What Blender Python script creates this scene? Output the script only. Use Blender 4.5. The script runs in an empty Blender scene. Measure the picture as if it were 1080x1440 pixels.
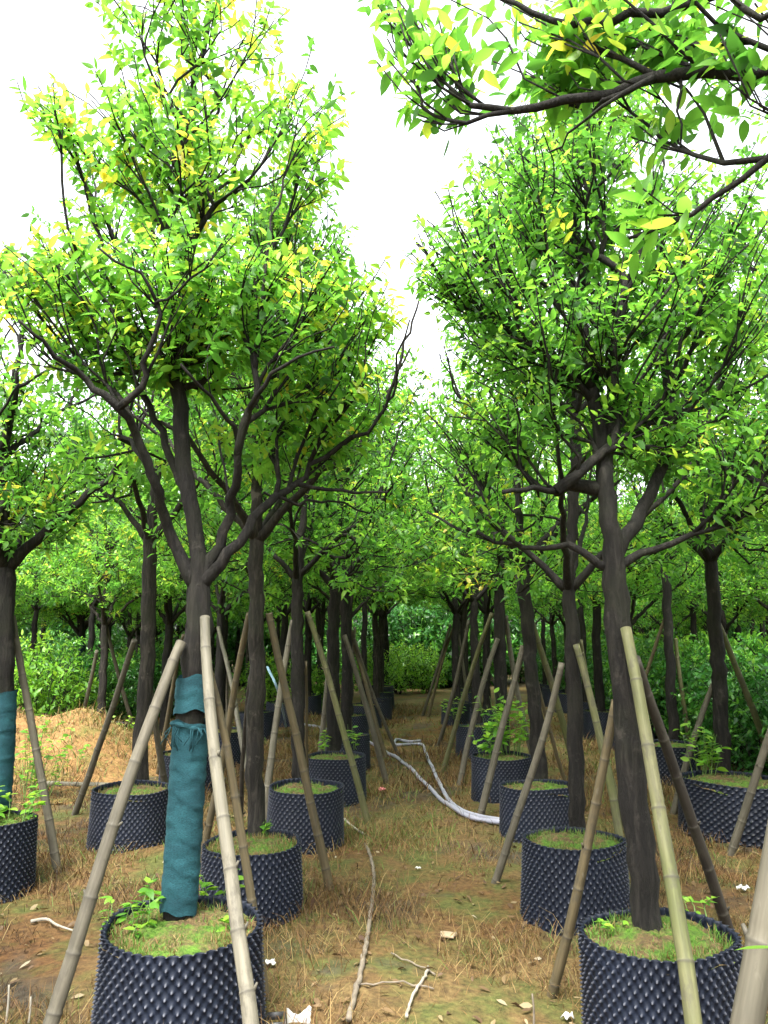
import bpy, math, random
import numpy as np
from mathutils import Vector, Matrix

# ------------------------------------------------------------------ camera, world, sun, exposure
SC = bpy.context.scene
COL = SC.collection
random.seed(7)
RS = np.random.RandomState(11)
F, HZ, CAMH = 1085.0, 900.0, 1.65
PITCH = math.atan((HZ - 720.0) / F)
cam_d = bpy.data.cameras.new('camera')
cam_d.sensor_fit = 'VERTICAL'
cam_d.sensor_height = 36.0
cam_d.lens = 36.0 * F / 1440.0
cam_d.clip_start = 0.05
cam_d.clip_end = 1000.0
cam = bpy.data.objects.new('camera', cam_d)
COL.objects.link(cam)
cam.location = (0, 0, CAMH)
cam.rotation_euler = (math.pi / 2 + PITCH, 0, 0)
SC.camera = cam

SUN_EL, SUN_AZ = 62.0, 200.0
w = bpy.data.worlds.new('World')
SC.world = w
w.use_nodes = True
wn = w.node_tree
wn.nodes.clear()
o_ = wn.nodes.new('ShaderNodeOutputWorld')
bg = wn.nodes.new('ShaderNodeBackground')
sky = wn.nodes.new('ShaderNodeTexSky')
sky.sky_type = 'NISHITA'
sky.sun_disc = False
sky.sun_elevation = math.radians(SUN_EL)
sky.sun_rotation = math.radians(SUN_AZ)
sky.dust_density = 4.0
sky.air_density = 1.0
hs = wn.nodes.new('ShaderNodeHueSaturation')
hs.inputs['Saturation'].default_value = 0.18
wn.links.new(sky.outputs[0], hs.inputs['Color'])
wn.links.new(hs.outputs[0], bg.inputs['Color'])
bg.inputs['Strength'].default_value = 0.15
wn.links.new(bg.outputs[0], o_.inputs['Surface'])

sd = bpy.data.lights.new('sun', 'SUN')
sd.energy = 1.5
sd.angle = math.radians(25)
sd.color = (1.0, 0.96, 0.88)
sun = bpy.data.objects.new('sun', sd)
COL.objects.link(sun)
az = math.radians(SUN_AZ)
sdir = Vector((math.sin(az) * math.cos(math.radians(SUN_EL)), math.cos(az) * math.cos(math.radians(SUN_EL)), math.sin(math.radians(SUN_EL))))
sun.rotation_euler = sdir.to_track_quat('Z', 'Y').to_euler()
sun.location = (0, 0, 20)

SC.view_settings.view_transform = 'Standard'
SC.view_settings.look = 'None'
SC.view_settings.exposure = 2.65
SC.view_settings.gamma = 1.0
SC.view_settings.use_curve_mapping = False
SC.render.engine = 'CYCLES'
SC.cycles.max_bounces = 5
SC.cycles.diffuse_bounces = 3
SC.cycles.transmission_bounces = 3


# ------------------------------------------------------------------ pixel helpers (photo is 1080 x 1440)
def ray(x, y):
    a = (x - 540.0) / F
    b = -(y - 720.0) / F
    return np.array([a, math.cos(PITCH) - b * math.sin(PITCH), math.sin(PITCH) + b * math.cos(PITCH)])


CAM = np.array([0, 0, CAMH])


def G(x, y, z=0.0):
    d = ray(x, y)
    return CAM + d * ((z - CAMH) / d[2])


def P(x, y, Y):
    d = ray(x, y)
    return CAM + d * (Y / d[1])


def px2m(Y):
    return Y / F * 1.02


# ------------------------------------------------------------------ object helpers
def tag(o, label=None, cat=None, group=None, kind=None):
    if label: o['label'] = label
    if cat: o['category'] = cat
    if group: o['group'] = group
    if kind: o['kind'] = kind
    return o


def empty(name, loc=(0, 0, 0), rz=0.0):
    o = bpy.data.objects.new(name, None)
    o.empty_display_size = 0.1
    COL.objects.link(o)
    o.location = tuple(float(v) for v in loc)
    o.rotation_euler = (0, 0, rz)
    return o


def mesh_np(name, V, Fa, mat=None, attrs=None, smooth=True):
    """V (n,3); Fa list of int arrays (m,k)"""
    me = bpy.data.meshes.new(name)
    V = np.asarray(V, dtype=np.float32)
    me.vertices.add(len(V))
    me.vertices.foreach_set('co', V.ravel())
    Fa = [np.asarray(f, dtype=np.int32) for f in Fa if len(f)]
    loops = np.concatenate([f.ravel() for f in Fa])
    starts, tot = [], 0
    for f in Fa:
        k = f.shape[1]
        starts.append(tot + np.arange(len(f), dtype=np.int32) * k)
        tot += f.size
    starts = np.concatenate(starts).astype(np.int32)
    me.loops.add(len(loops))
    me.loops.foreach_set('vertex_index', loops)
    me.polygons.add(len(starts))
    me.polygons.foreach_set('loop_start', starts)
    me.update(calc_edges=True)
    if smooth:
        me.polygons.foreach_set('use_smooth', np.ones(len(starts), dtype=bool))
    if attrs:
        for k, a in attrs.items():
            at = me.attributes.new(k, 'FLOAT', 'POINT')
            at.data.foreach_set('value', np.asarray(a, dtype=np.float32))
    me.validate()
    if mat: me.materials.append(mat)
    return me


def obj(name, me, parent=None, loc=(0, 0, 0)):
    o = bpy.data.objects.new(name, me)
    COL.objects.link(o)
    o.location = tuple(float(v) for v in loc)
    if parent is not None: o.parent = parent
    return o


def copy_tree(o, parent=None):
    c = o.copy()
    COL.objects.link(c)
    c.parent = parent
    for ch in list(o.children): copy_tree(ch, c)
    return c


def nrm(v):
    n = np.linalg.norm(v, axis=-1, keepdims=True)
    return v / np.maximum(n, 1e-9)


def smooth_path(pts, step):
    """Catmull-Rom resample of (n,k) points (columns past 3 ride along)"""
    pts = np.asarray(pts, float)
    if len(pts) == 2:
        n = max(2, int(np.linalg.norm(pts[1, :3] - pts[0, :3]) / step) + 1)
        t = np.linspace(0, 1, n)[:, None]
        return pts[0] * (1 - t) + pts[1] * t
    ext = np.vstack([2 * pts[0] - pts[1], pts, 2 * pts[-1] - pts[-2]])
    out = []
    for i in range(1, len(ext) - 2):
        p0, p1, p2, p3 = ext[i - 1], ext[i], ext[i + 1], ext[i + 2]
        n = max(2, int(np.linalg.norm(p2[:3] - p1[:3]) / step) + 1)
        for t in np.linspace(0, 1, n, endpoint=False):
            out.append(0.5 * ((2 * p1) + (-p0 + p2) * t + (2 * p0 - 5 * p1 + 4 * p2 - p3) * t * t + (-p0 + 3 * p1 - 3 * p2 + p3) * t ** 3))
    out.append(pts[-1])
    return np.array(out)


def tube(pts, rad, sides, cap=True, lump=0.0, seed=0):
    """returns V, quads, tris for a tube along pts with radii"""
    pts = np.asarray(pts, float)
    n = len(pts)
    rad = np.broadcast_to(np.asarray(rad, float), (n,))
    tan = np.zeros_like(pts)
    tan[1:-1] = pts[2:] - pts[:-2]
    tan[0] = pts[1] - pts[0]
    tan[-1] = pts[-1] - pts[-2]
    tan = nrm(tan)
    ref = np.array([1.0, 0, 0]) if abs(tan[0][0]) < 0.8 else np.array([0, 1.0, 0])
    e1 = nrm(ref - tan[0] * ref.dot(tan[0]))
    ang = np.arange(sides) * 2 * math.pi / sides
    ca, sa = np.cos(ang)[:, None], np.sin(ang)[:, None]
    V = np.zeros((n, sides, 3))
    rs = np.random.RandomState(seed)
    ph = rs.rand(4) * 6.28
    for i in range(n):
        e1 = e1 - tan[i] * e1.dot(tan[i])
        e1 = e1 / max(np.linalg.norm(e1), 1e-9)
        e2 = np.cross(tan[i], e1)
        r = rad[i]
        if lump > 0:
            z = i * 0.35
            rr = r * (1 + lump * (np.sin(3 * ang + ph[0] + z * .4) * .4 + np.sin(5 * ang + ph[1] - z * .3) * .3 + np.sin(2 * ang + ph[2] + z) * .5))[:, None]
        else:
            rr = r
        V[i] = pts[i] + rr * (ca * e1 + sa * e2)
    V = V.reshape(-1, 3)
    i = np.arange(n - 1)[:, None] * sides
    j = np.arange(sides)[None, :]
    a = i + j
    b = i + (j + 1) % sides
    Q = np.stack([a, b, b + sides, a + sides], -1).reshape(-1, 4)
    T = np.zeros((0, 3), int)
    if cap:
        V = np.vstack([V, pts[0], pts[-1]])
        k = n * sides
        jj = np.arange(sides)
        T = np.vstack([np.stack([np.full(sides, k), (jj + 1) % sides, jj], -1),
                       np.stack([np.full(sides, k + 1), (n - 1) * sides + jj, (n - 1) * sides + (jj + 1) % sides], -1)])
    return V, Q, T


class MB:
    def __init__(s):
        s.V, s.Q, s.T, s.n, s.A = [], [], [], 0, []

    def add(s, V, Q=None, T=None, a=0.0):
        s.V.append(np.asarray(V, float))
        if Q is not None and len(Q): s.Q.append(np.asarray(Q) + s.n)
        if T is not None and len(T): s.T.append(np.asarray(T) + s.n)
        s.A.append(np.broadcast_to(np.asarray(a, float), (len(V),)))
        s.n += len(V)

    def mesh(s, name, mat, smooth=True, off=(0, 0, 0)):
        V = np.vstack(s.V) - np.asarray(off)
        fs = []
        if s.Q: fs.append(np.vstack(s.Q))
        if s.T: fs.append(np.vstack(s.T))
        return mesh_np(name, V, fs, mat, {'tone': np.concatenate(s.A)}, smooth)


# ------------------------------------------------------------------ materials
class NT:
    def __init__(s, name):
        s.m = bpy.data.materials.new(name)
        s.m.use_nodes = True
        s.t = s.m.node_tree
        s.t.nodes.clear()
        s.out = s.t.nodes.new('ShaderNodeOutputMaterial')

    def n(s, typ, **kw):
        nd = s.t.nodes.new(typ)
        for k, v in kw.items():
            if k.startswith('_'): setattr(nd, k[1:], v)
            else: nd.inputs[k.replace('__', ' ')].default_value = v
        return nd

    def l(s, a, b): s.t.links.new(a, b)

    def ramp(s, fac, stops, interp='LINEAR'):
        r = s.t.nodes.new('ShaderNodeValToRGB')
        r.color_ramp.interpolation = interp
        el = r.color_ramp.elements
        while len(el) < len(stops): el.new(0.5)
        for e, (p, c) in zip(el, stops):
            e.position = p
            e.color = (c[0], c[1], c[2], 1) if not np.isscalar(c) else (c, c, c, 1)
        s.l(fac, r.inputs[0])
        return r.outputs[0]

    def noise(s, scale, detail=4.0, rough=0.55, stretch=None, obj=True, dist=0.0):
        tc = s.t.nodes.new('ShaderNodeTexCoord')
        src = tc.outputs['Object'] if obj else tc.outputs['Generated']
        if stretch:
            mp = s.t.nodes.new('ShaderNodeMapping')
            mp.inputs['Scale'].default_value = stretch
            s.l(src, mp.inputs[0])
            src = mp.outputs[0]
        nz = s.t.nodes.new('ShaderNodeTexNoise')
        nz.inputs['Scale'].default_value = scale
        nz.inputs['Detail'].default_value = detail
        nz.inputs['Roughness'].default_value = rough
        nz.inputs['Distortion'].default_value = dist
        s.l(src, nz.inputs['Vector'])
        return nz.outputs['Fac']

    def mix(s, fac, a, b, typ='MIX'):
        m = s.t.nodes.new('ShaderNodeMix')
        m.data_type = 'RGBA'
        m.blend_type = typ
        for v, i in ((fac, 0), (a, 6), (b, 7)):
            if hasattr(v, 'is_linked'): s.l(v, m.inputs[i])
            elif i == 0: m.inputs[0].default_value = v
            else: m.inputs[i].default_value = (v[0], v[1], v[2], 1)
        return m.outputs[2]

    def bump(s, h, strength=0.5, dist=0.01):
        b = s.t.nodes.new('ShaderNodeBump')
        b.inputs['Strength'].default_value = strength
        b.inputs['Distance'].default_value = dist
        s.l(h, b.inputs['Height'])
        return b.outputs[0]

    def principled(s, color, rough=0.7, normal=None, spec=0.4):
        p = s.t.nodes.new('ShaderNodeBsdfPrincipled')
        if hasattr(color, 'is_linked'): s.l(color, p.inputs['Base Color'])
        else: p.inputs['Base Color'].default_value = (*color, 1)
        if hasattr(rough, 'is_linked'): s.l(rough, p.inputs['Roughness'])
        else: p.inputs['Roughness'].default_value = rough
        p.inputs['Specular IOR Level'].default_value = spec
        if normal: s.l(normal, p.inputs['Normal'])
        s.l(p.outputs[0], s.out.inputs[0])
        return p


def leaf_mat(name, stops, trans=0.5, rough=0.42, tscale=1.5):
    t = NT(name)
    at = t.n('ShaderNodeAttribute', _attribute_name='tone')
    oi = t.n('ShaderNodeObjectInfo')
    mm = t.n('ShaderNodeMath', _operation='MULTIPLY_ADD')
    t.l(oi.outputs['Random'], mm.inputs[0])
    mm.inputs[1].default_value = 0.10
    t.l(at.outputs['Fac'], mm.inputs[2])
    sb = t.n('ShaderNodeMath', _operation='SUBTRACT')
    t.l(mm.outputs[0], sb.inputs[0])
    sb.inputs[1].default_value = 0.05
    c = t.ramp(sb.outputs[0], stops)
    p = t.principled(c, rough, spec=0.45)
    tr = t.n('ShaderNodeBsdfTranslucent')
    tc = t.mix(1.0, c, (1.10 * tscale, 1.0 * tscale, 0.75 * tscale), 'MULTIPLY')
    t.l(tc, tr.inputs['Color'])
    ms = t.n('ShaderNodeMixShader')
    ms.inputs[0].default_value = trans
    t.l(p.outputs[0], ms.inputs[1])
    t.l(tr.outputs[0], ms.inputs[2])
    t.l(ms.outputs[0], t.out.inputs[0])
    return t.m


LEAF = leaf_mat('leaf', [(0.0, (0.024, 0.085, 0.016)), (0.35, (0.062, 0.19, 0.027)), (0.62, (0.118, 0.295, 0.038)), (0.82, (0.22, 0.39, 0.048)), (0.93, (0.38, 0.42, 0.05)), (1.0, (0.48, 0.38, 0.06))], 0.6, 0.42, 1.75)
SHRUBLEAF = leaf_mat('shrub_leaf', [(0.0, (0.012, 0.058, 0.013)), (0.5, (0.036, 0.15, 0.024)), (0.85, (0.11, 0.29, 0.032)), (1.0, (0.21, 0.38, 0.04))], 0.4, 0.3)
WEEDLEAF = leaf_mat('weed_leaf', [(0.0, (0.05, 0.16, 0.02)), (0.5, (0.12, 0.30, 0.025)), (1.0, (0.24, 0.42, 0.04))], 0.45, 0.45)
STRAW = leaf_mat('dry_grass', [(0.0, (0.025, 0.016, 0.009)), (0.2, (0.075, 0.038, 0.014)), (0.42, (0.17, 0.095, 0.032)), (0.62, (0.25, 0.18, 0.072)), (0.72, (0.15, 0.145, 0.045)), (0.86, (0.085, 0.13, 0.025)), (1.0, (0.08, 0.20, 0.02))], 0.25, 0.75, 1.0)
LITTER = leaf_mat('litter', [(0.0, (0.06, 0.03, 0.016)), (0.4, (0.15, 0.095, 0.042)), (0.7, (0.22, 0.17, 0.09)), (1.0, (0.36, 0.34, 0.27))], 0.15, 0.7, 1.0)


def bark_mat(name, dark, mid, moss=0.35):
    t = NT(name)
    n1 = t.noise(34, 7, 0.7, (1, 1, 0.16), dist=0.8)
    n2 = t.noise(2.6, 4, 0.6)
    n3 = t.noise(90, 3, 0.6, (1, 1, 0.3))
    c = t.ramp(n1, [(0.34, [v * 0.35 for v in dark]), (0.50, dark), (0.68, mid)])
    mo = t.ramp(n2, [(0.50, 0.0), (0.72, 1.0)])
    mf = t.n('ShaderNodeMath', _operation='MULTIPLY')
    t.l(mo, mf.inputs[0])
    mf.inputs[1].default_value = moss
    c = t.mix(mf.outputs[0], c, (0.026, 0.031, 0.012))
    n5 = t.noise(7, 6, 0.7)
    c = t.mix(t.ramp(n5, [(0.58, 0.0), (0.66, 0.55)]), c, [min(1, v * 2.2) for v in mid])
    h = t.mix(0.3, n1, n3)
    t.principled(c, 0.85, t.bump(h, 0.9, 0.02), 0.25)
    return t.m


BARK = bark_mat('bark', (0.0078, 0.0066, 0.0056), (0.022, 0.019, 0.0158), 0.3)
BARKG = bark_mat('bark_grey', (0.017, 0.0145, 0.012), (0.045, 0.039, 0.031), 0.35)


def bamboo_mat(name, a, b, c):
    t = NT(name)
    n1 = t.noise(7, 5, 0.6, (1, 1, 0.15))
    n2 = t.noise(1.6, 3, 0.6)
    n3 = t.noise(60, 3, 0.6, (1, 1, 0.05))
    at = t.n('ShaderNodeAttribute', _attribute_name='tone')
    col = t.ramp(n2, [(0.35, a), (0.65, b)])
    st = t.ramp(n1, [(0.42, 0.0), (0.66, 0.9)])
    col = t.mix(st, col, c)
    gr = t.ramp(n3, [(0.35, 0.72), (0.65, 1.08)])
    col = t.mix(1.0, col, gr, 'MULTIPLY')
    n4 = t.noise(13, 6, 0.7, (1, 1, 0.45))
    sp = t.ramp(n4, [(0.52, 0.0), (0.60, 0.55), (0.75, 0.7)])
    col = t.mix(sp, col, (0.050, 0.044, 0.032))
    n5 = t.noise(10, 5, 0.65, (1, 1, 0.3), dist=1.0)
    col = t.mix(t.ramp(n5, [(0.60, 0.0), (0.70, 0.4)]), col, (0.22, 0.205, 0.17))
    col = t.mix(at.outputs['Fac'], col, (0.05, 0.045, 0.035))
    t.principled(col, 0.68, t.bump(n3, 0.35, 0.004), 0.3)
    return t.m


BAM = {
    'grey': bamboo_mat('bamboo_grey', (0.115, 0.10, 0.074), (0.075, 0.068, 0.047), (0.038, 0.036, 0.025)),
    'pale': bamboo_mat('bamboo_pale', (0.165, 0.148, 0.112), (0.11, 0.10, 0.072), (0.062, 0.058, 0.042)),
    'green': bamboo_mat('bamboo_green', (0.098, 0.105, 0.034), (0.125, 0.112, 0.064), (0.055, 0.064, 0.022)),
    'brown': bamboo_mat('bamboo_brown', (0.115, 0.088, 0.046), (0.085, 0.068, 0.036), (0.045, 0.038, 0.022)),
    'dark': bamboo_mat('bamboo_dark', (0.028, 0.022, 0.018), (0.018, 0.015, 0.013), (0.05, 0.043, 0.032)),
}


def simple_mat(name, color, rough=0.6, var=0.25, scale=8, spec=0.4, bump=0.2):
    t = NT(name)
    n1 = t.noise(scale, 5, 0.6)
    k = t.ramp(n1, [(0.3, 1 - var), (0.7, 1 + var)])
    c = t.mix(1.0, color, k, 'MULTIPLY')
    t.principled(c, rough, t.bump(n1, bump, 0.01), spec)
    return t.m


def pot_mat():
    t = NT('pot_plastic')
    n1 = t.noise(3.5, 5, 0.6)
    n2 = t.noise(40, 3, 0.6)
    at = t.n('ShaderNodeAttribute', _attribute_name='tone')
    c = t.ramp(n1, [(0.3, (0.003, 0.0048, 0.011)), (0.7, (0.006, 0.0095, 0.020))])
    tip_light = t.ramp(n2, [(0.25, 0.35), (0.7, 1.0)])
    d2 = t.n('ShaderNodeMath', _operation='MULTIPLY')
    t.l(tip_light, d2.inputs[0])
    t.l(at.outputs['Fac'], d2.inputs[1])
    c = t.mix(d2.outputs[0], c, (0.15, 0.155, 0.18))  # paler colour painted on the bump tips, as if they caught light
    t.principled(c, 0.6, None, 0.22)
    return t.m


POT = pot_mat()


def soil_mat():
    t = NT('pot_soil')
    n1 = t.noise(5, 5, 0.65)
    n2 = t.noise(45, 4, 0.7)
    c = t.ramp(n2, [(0.3, (0.035, 0.024, 0.014)), (0.55, (0.11, 0.075, 0.034)), (0.75, (0.18, 0.13, 0.06))])
    g = t.ramp(n2, [(0.3, (0.022, 0.055, 0.008)), (0.7, (0.095, 0.18, 0.022))])
    m = t.ramp(n1, [(0.45, 0.0), (0.58, 1.0)])
    c = t.mix(m, c, g)
    t.principled(c, 0.95, t.bump(n2, 0.8, 0.02), 0.2)
    return t.m


SOIL = soil_mat()


def wrap_mat(name, c0, c1):
    t = NT(name)
    n1 = t.noise(5, 5, 0.6, (1, 1, 2.5))
    n2 = t.noise(120, 2, 0.6, (1, 1, 4))
    c = t.ramp(n1, [(0.3, c0), (0.7, c1)])
    g = t.ramp(n2, [(0.35, 0.6), (0.65, 1.2)])
    c = t.mix(1.0, c, g, 'MULTIPLY')
    t.principled(c, 0.85, t.bump(n2, 0.6, 0.006), 0.25)
    return t.m


WRAP = wrap_mat('teal_wrap', (0.007, 0.040, 0.052), (0.016, 0.078, 0.095))
WRAPB = wrap_mat('blue_wrap', (0.008, 0.014, 0.04), (0.016, 0.028, 0.07))


def ground_mat():
    t = NT('ground')
    nA = t.noise(0.55, 5, 0.6)
    nB = t.noise(2.2, 6, 0.65)
    nC = t.noise(26, 6, 0.7)
    nD = t.noise(0.9, 4, 0.6, (1, 1, 1), dist=0.4)
    nE = t.noise(9, 5, 0.65)
    straw = t.ramp(nC, [(0.28, (0.04, 0.026, 0.013)), (0.5, (0.105, 0.07, 0.028)), (0.72, (0.18, 0.128, 0.055))])
    rust = t.ramp(nC, [(0.3, (0.04, 0.018, 0.008)), (0.7, (0.15, 0.072, 0.026))])
    c = t.mix(t.ramp(nA, [(0.40, 0.0), (0.58, 0.9)]), straw, rust)
    moss = t.ramp(nC, [(0.3, (0.03, 0.038, 0.010)), (0.7, (0.10, 0.112, 0.03))])
    c = t.mix(t.ramp(nB, [(0.44, 0.0), (0.60, 0.9)]), c, moss)
    mud = t.ramp(nE, [(0.3, (0.016, 0.012, 0.009)), (0.7, (0.075, 0.062, 0.045))])
    c = t.mix(t.ramp(nD, [(0.54, 0.0), (0.64, 0.9)]), c, mud)
    h = t.mix(0.5, nC, nE)
    t.principled(c, 0.95, t.bump(h, 0.8, 0.03), 0.2)
    return t.m


GROUND = ground_mat()


# ------------------------------------------------------------------ terrain
def gz(x, y):
    return (0.018 * np.sin(x * 2.1 + 0.7 * y) + 0.014 * np.sin(1.3 * y - 1.7 * x + 1.0) + 0.010 * np.sin(4.1 * x + 2.9 * y + 2.0)
            + 0.008 * np.sin(5.3 * y - 3.1 * x))


def axis_grid(lo, hi, fine_lo, fine_hi, step):
    mid = np.arange(fine_lo, fine_hi, step)
    a = [fine_lo]
    s = step
    while a[-1] > lo:
        s *= 1.35
        a.append(a[-1] - s)
    b = [mid[-1] + step]
    s = step
    while b[-1] < hi:
        s *= 1.35
        b.append(b[-1] + s)
    return np.concatenate([np.array(a[1:])[::-1], mid, np.array(b)])


gx = axis_grid(-220, 220, -7, 7, 0.09)
gy = axis_grid(-30, 300, 0.5, 16, 0.09)
X, Y = np.meshgrid(gx, gy)
Z = gz(X, Y) + RS.randn(*X.shape) * 0.005
V = np.stack([X, Y, Z], -1).reshape(-1, 3)
nx, ny = len(gx), len(gy)
ii = (np.arange(ny - 1)[:, None] * nx + np.arange(nx - 1)[None]).ravel()
ground = obj('ground', mesh_np('ground', V, [np.stack([ii, ii + 1, ii + nx + 1, ii + nx], -1)], GROUND))
tag(ground, 'brown dry grass and moss covered nursery ground between the tree rows', 'ground', kind='structure')


def row_x(off, y): return off + 0.055 * (y - 3.7)


def mound_z(x, y):
    return 0.62 * np.exp(-(((x + 4.7) / 1.55) ** 2 + ((y - 11.0) / 1.55) ** 2) ** 1.5) * (1 + 0.12 * np.sin(5 * x + 2 * y) + 0.08 * np.sin(9 * y - 4 * x)) - 0.03


mx, my = np.meshgrid(np.linspace(-7.6, -2.2, 90), np.linspace(8.4, 13.8, 110))
mz = mound_z(mx, my) + RS.randn(*mx.shape) * 0.012
keep = np.stack([mx, my, mz], -1).reshape(-1, 3)
ii = (np.arange(109)[:, None] * 90 + np.arange(89)[None]).ravel()


def mound_mat():
    t = NT('mound')
    n1 = t.noise(2, 5, 0.6)
    n2 = t.noise(22, 5, 0.7)
    c = t.ramp(n2, [(0.3, (0.08, 0.042, 0.018)), (0.55, (0.21, 0.12, 0.045)), (0.75, (0.28, 0.185, 0.075))])
    c = t.mix(t.ramp(n1, [(0.5, 0.0), (0.65, 0.6)]), c, (0.09, 0.105, 0.025))
    t.principled(c, 0.95, t.bump(n2, 0.9, 0.03), 0.2)
    return t.m


mound = obj('earth_mound', mesh_np('earth_mound', keep, [np.stack([ii, ii + 1, ii + 91, ii + 90], -1)], mound_mat()))
tag(mound, 'orange brown earth mound behind the tree rows', 'mound', kind='structure')


def ground_h(x, y):
    return np.maximum(gz(x, y), mound_z(x, y))


# ------------------------------------------------------------------ pots
POT_H, POT_SOIL = 0.44, 0.395


def pot_wall(R, nb, sub, seed, flare=0.02):
    """egg-crate cusped plastic sheet wrapped round: staggered outward cones, seam, thickness"""
    rows = 19
    nu, nv = nb * sub, rows * max(3, sub // 2 + 1)
    rs = np.random.RandomState(seed)
    u = np.arange(nu) / nu
    v = np.linspace(0, 1, nv)
    U, Vv = np.meshgrid(u, v)
    th = U * 2 * math.pi
    a = np.cos(U * nb * 2 * math.pi) * np.cos(Vv * rows * math.pi)
    e = np.sign(a) * np.abs(a) ** 0.8
    ph = rs.rand(4) * 6.28
    rad = R + flare * (1 - Vv) ** 1.2 + 0.016 * np.clip(a, 0, 1) ** 3 - 0.004 * np.clip(-a, 0, 1) + 0.012 * np.sin(2 * th + ph[0]) + 0.006 * np.sin(3 * th + ph[1]) * Vv + 0.004 * np.sin(5 * th + ph[1] + 2 * Vv)
    z = -0.05 + (POT_H + 0.05) * Vv + 0.008 * np.sin(th + ph[2]) * Vv + 0.004 * np.sin(3 * th + ph[3]) * Vv
    outer = np.stack([rad * np.cos(th), rad * np.sin(th), z], -1).reshape(-1, 3)
    tone_o = np.clip((a - 0.70) / 0.28, 0, 1).reshape(-1)  # mask for the light painted on the cone tips
    # inner lip
    radi = rad[-1] - 0.006
    top = z[-1]
    lip0 = np.stack([radi * np.cos(u * 2 * math.pi), radi * np.sin(u * 2 * math.pi), top], -1)
    vi = np.linspace(0, 1, 10)[1:]
    inner = []
    for q in vi:
        aa = np.cos(u * nb * 2 * math.pi) * np.cos(rows * math.pi * (1 - q * 0.18))
        rr = radi + 0.009 * aa - 0.004
        inner.append(np.stack([rr * np.cos(u * 2 * math.pi), rr * np.sin(u * 2 * math.pi), top - q * 0.10], -1))
    Vx = np.vstack([outer, lip0] + inner)
    nrow = nv + 1 + len(inner)
    i = np.arange(nrow - 1)[:, None] * nu
    j = np.arange(nu)[None]
    a_ = i + j
    b_ = i + (j + 1) % nu
    Q = np.stack([a_, b_, b_ + nu, a_ + nu], -1).reshape(-1, 4)
    tone = np.concatenate([tone_o, np.zeros(len(Vx) - len(tone_o))])
    return mesh_np('pot_wall', Vx, [Q], POT, {'tone': tone})


def pot_soil(R, seed):
    rs = np.random.RandomState(seed)
    nr, na = 14, 40
    V = [np.array([[0, 0, POT_SOIL + 0.02]])]
    for k in range(1, nr + 1):
        r = R * 0.985 * k / nr
        th = np.arange(na) / na * 2 * math.pi
        z = POT_SOIL + 0.03 * (1 - (k / nr) ** 2) + rs.randn(na) * 0.006 + 0.012 * np.sin(3 * th + k * .5) * (k / nr)
        V.append(np.stack([r * np.cos(th), r * np.sin(th), z], -1))
    V = np.vstack(V)
    j = np.arange(na)
    T = np.stack([np.zeros(na, int), 1 + j, 1 + (j + 1) % na], -1)
    Q = []
    for k in range(nr - 1):
        a = 1 + k * na
        Q.append(np.stack([a + j, a + na + j, a + na + (j + 1) % na, a + (j + 1) % na], -1))
    return mesh_np('pot_soil', V, [np.vstack(Q), T], SOIL)


def blade_mesh(name, base, height, width, lean, az, tone, mat, off=(0, 0, 0)):
    """curved two-segment blades, vectorised"""
    N = len(base)
    d = np.stack([np.cos(az), np.sin(az), np.zeros(N)], -1)
    s = np.stack([-np.sin(az), np.cos(az), np.zeros(N)], -1)
    tw = RS.uniform(-1.2, 1.2, N)[:, None]
    s = nrm(s * np.cos(tw) + d * np.sin(tw))
    up = np.array([0, 0, 1.0])
    l1 = lean[:, None] * 0.55
    l2 = lean[:, None]
    h = height[:, None]
    m = base + h * 0.55 * (up * np.cos(l1) + d * np.sin(l1))
    t = m + h * 0.45 * (up * np.cos(l2) + d * np.sin(l2))
    wv = width[:, None]
    Vx = np.stack([base - s * wv, base + s * wv, m + s * wv * .8, m - s * wv * .8, t], 1).reshape(-1, 3) - np.asarray(off)
    k = np.arange(N)[:, None] * 5
    Q = np.concatenate([k, k + 1, k + 2, k + 3], 1)
    T = np.concatenate([k + 3, k + 2, k + 4], 1)
    return mesh_np(name, Vx, [Q, T], mat, {'tone': np.repeat(tone, 5)}, smooth=False)


def pot_grass(R, seed, n, green):
    rs = np.random.RandomState(seed)
    r = R * 0.95 * np.sqrt(rs.rand(n))
    th = rs.rand(n) * 6.283
    x, y = r * np.cos(th), r * np.sin(th)
    clump = np.sin(x * 14 + seed) * np.sin(y * 13 + seed * 2)
    k = (clump > -0.35) & (r > 0.08)
    x, y = x[k], y[k]
    n = len(x)
    base = np.stack([x, y, np.full(n, POT_SOIL + 0.005)], -1)
    tone = np.where(rs.rand(n) < green, rs.uniform(.8, 1.0, n), rs.uniform(.3, .7, n))
    return blade_mesh('pot_grass', base, rs.uniform(.015, .055, n), rs.uniform(.0012, .003, n), rs.uniform(.1, 1.4, n), rs.rand(n) * 6.28, tone, STRAW)


SOILS = [pot_soil(0.33, s) for s in (1, 2, 3)]
MGRASS = [pot_grass(0.33, s, 900, g) for s, g in ((1, .75), (2, .9), (3, .55))]
WALL_MID = [pot_wall(0.33, 46, 4, s) for s in (5, 6)]
NPOT = [0]


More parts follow.
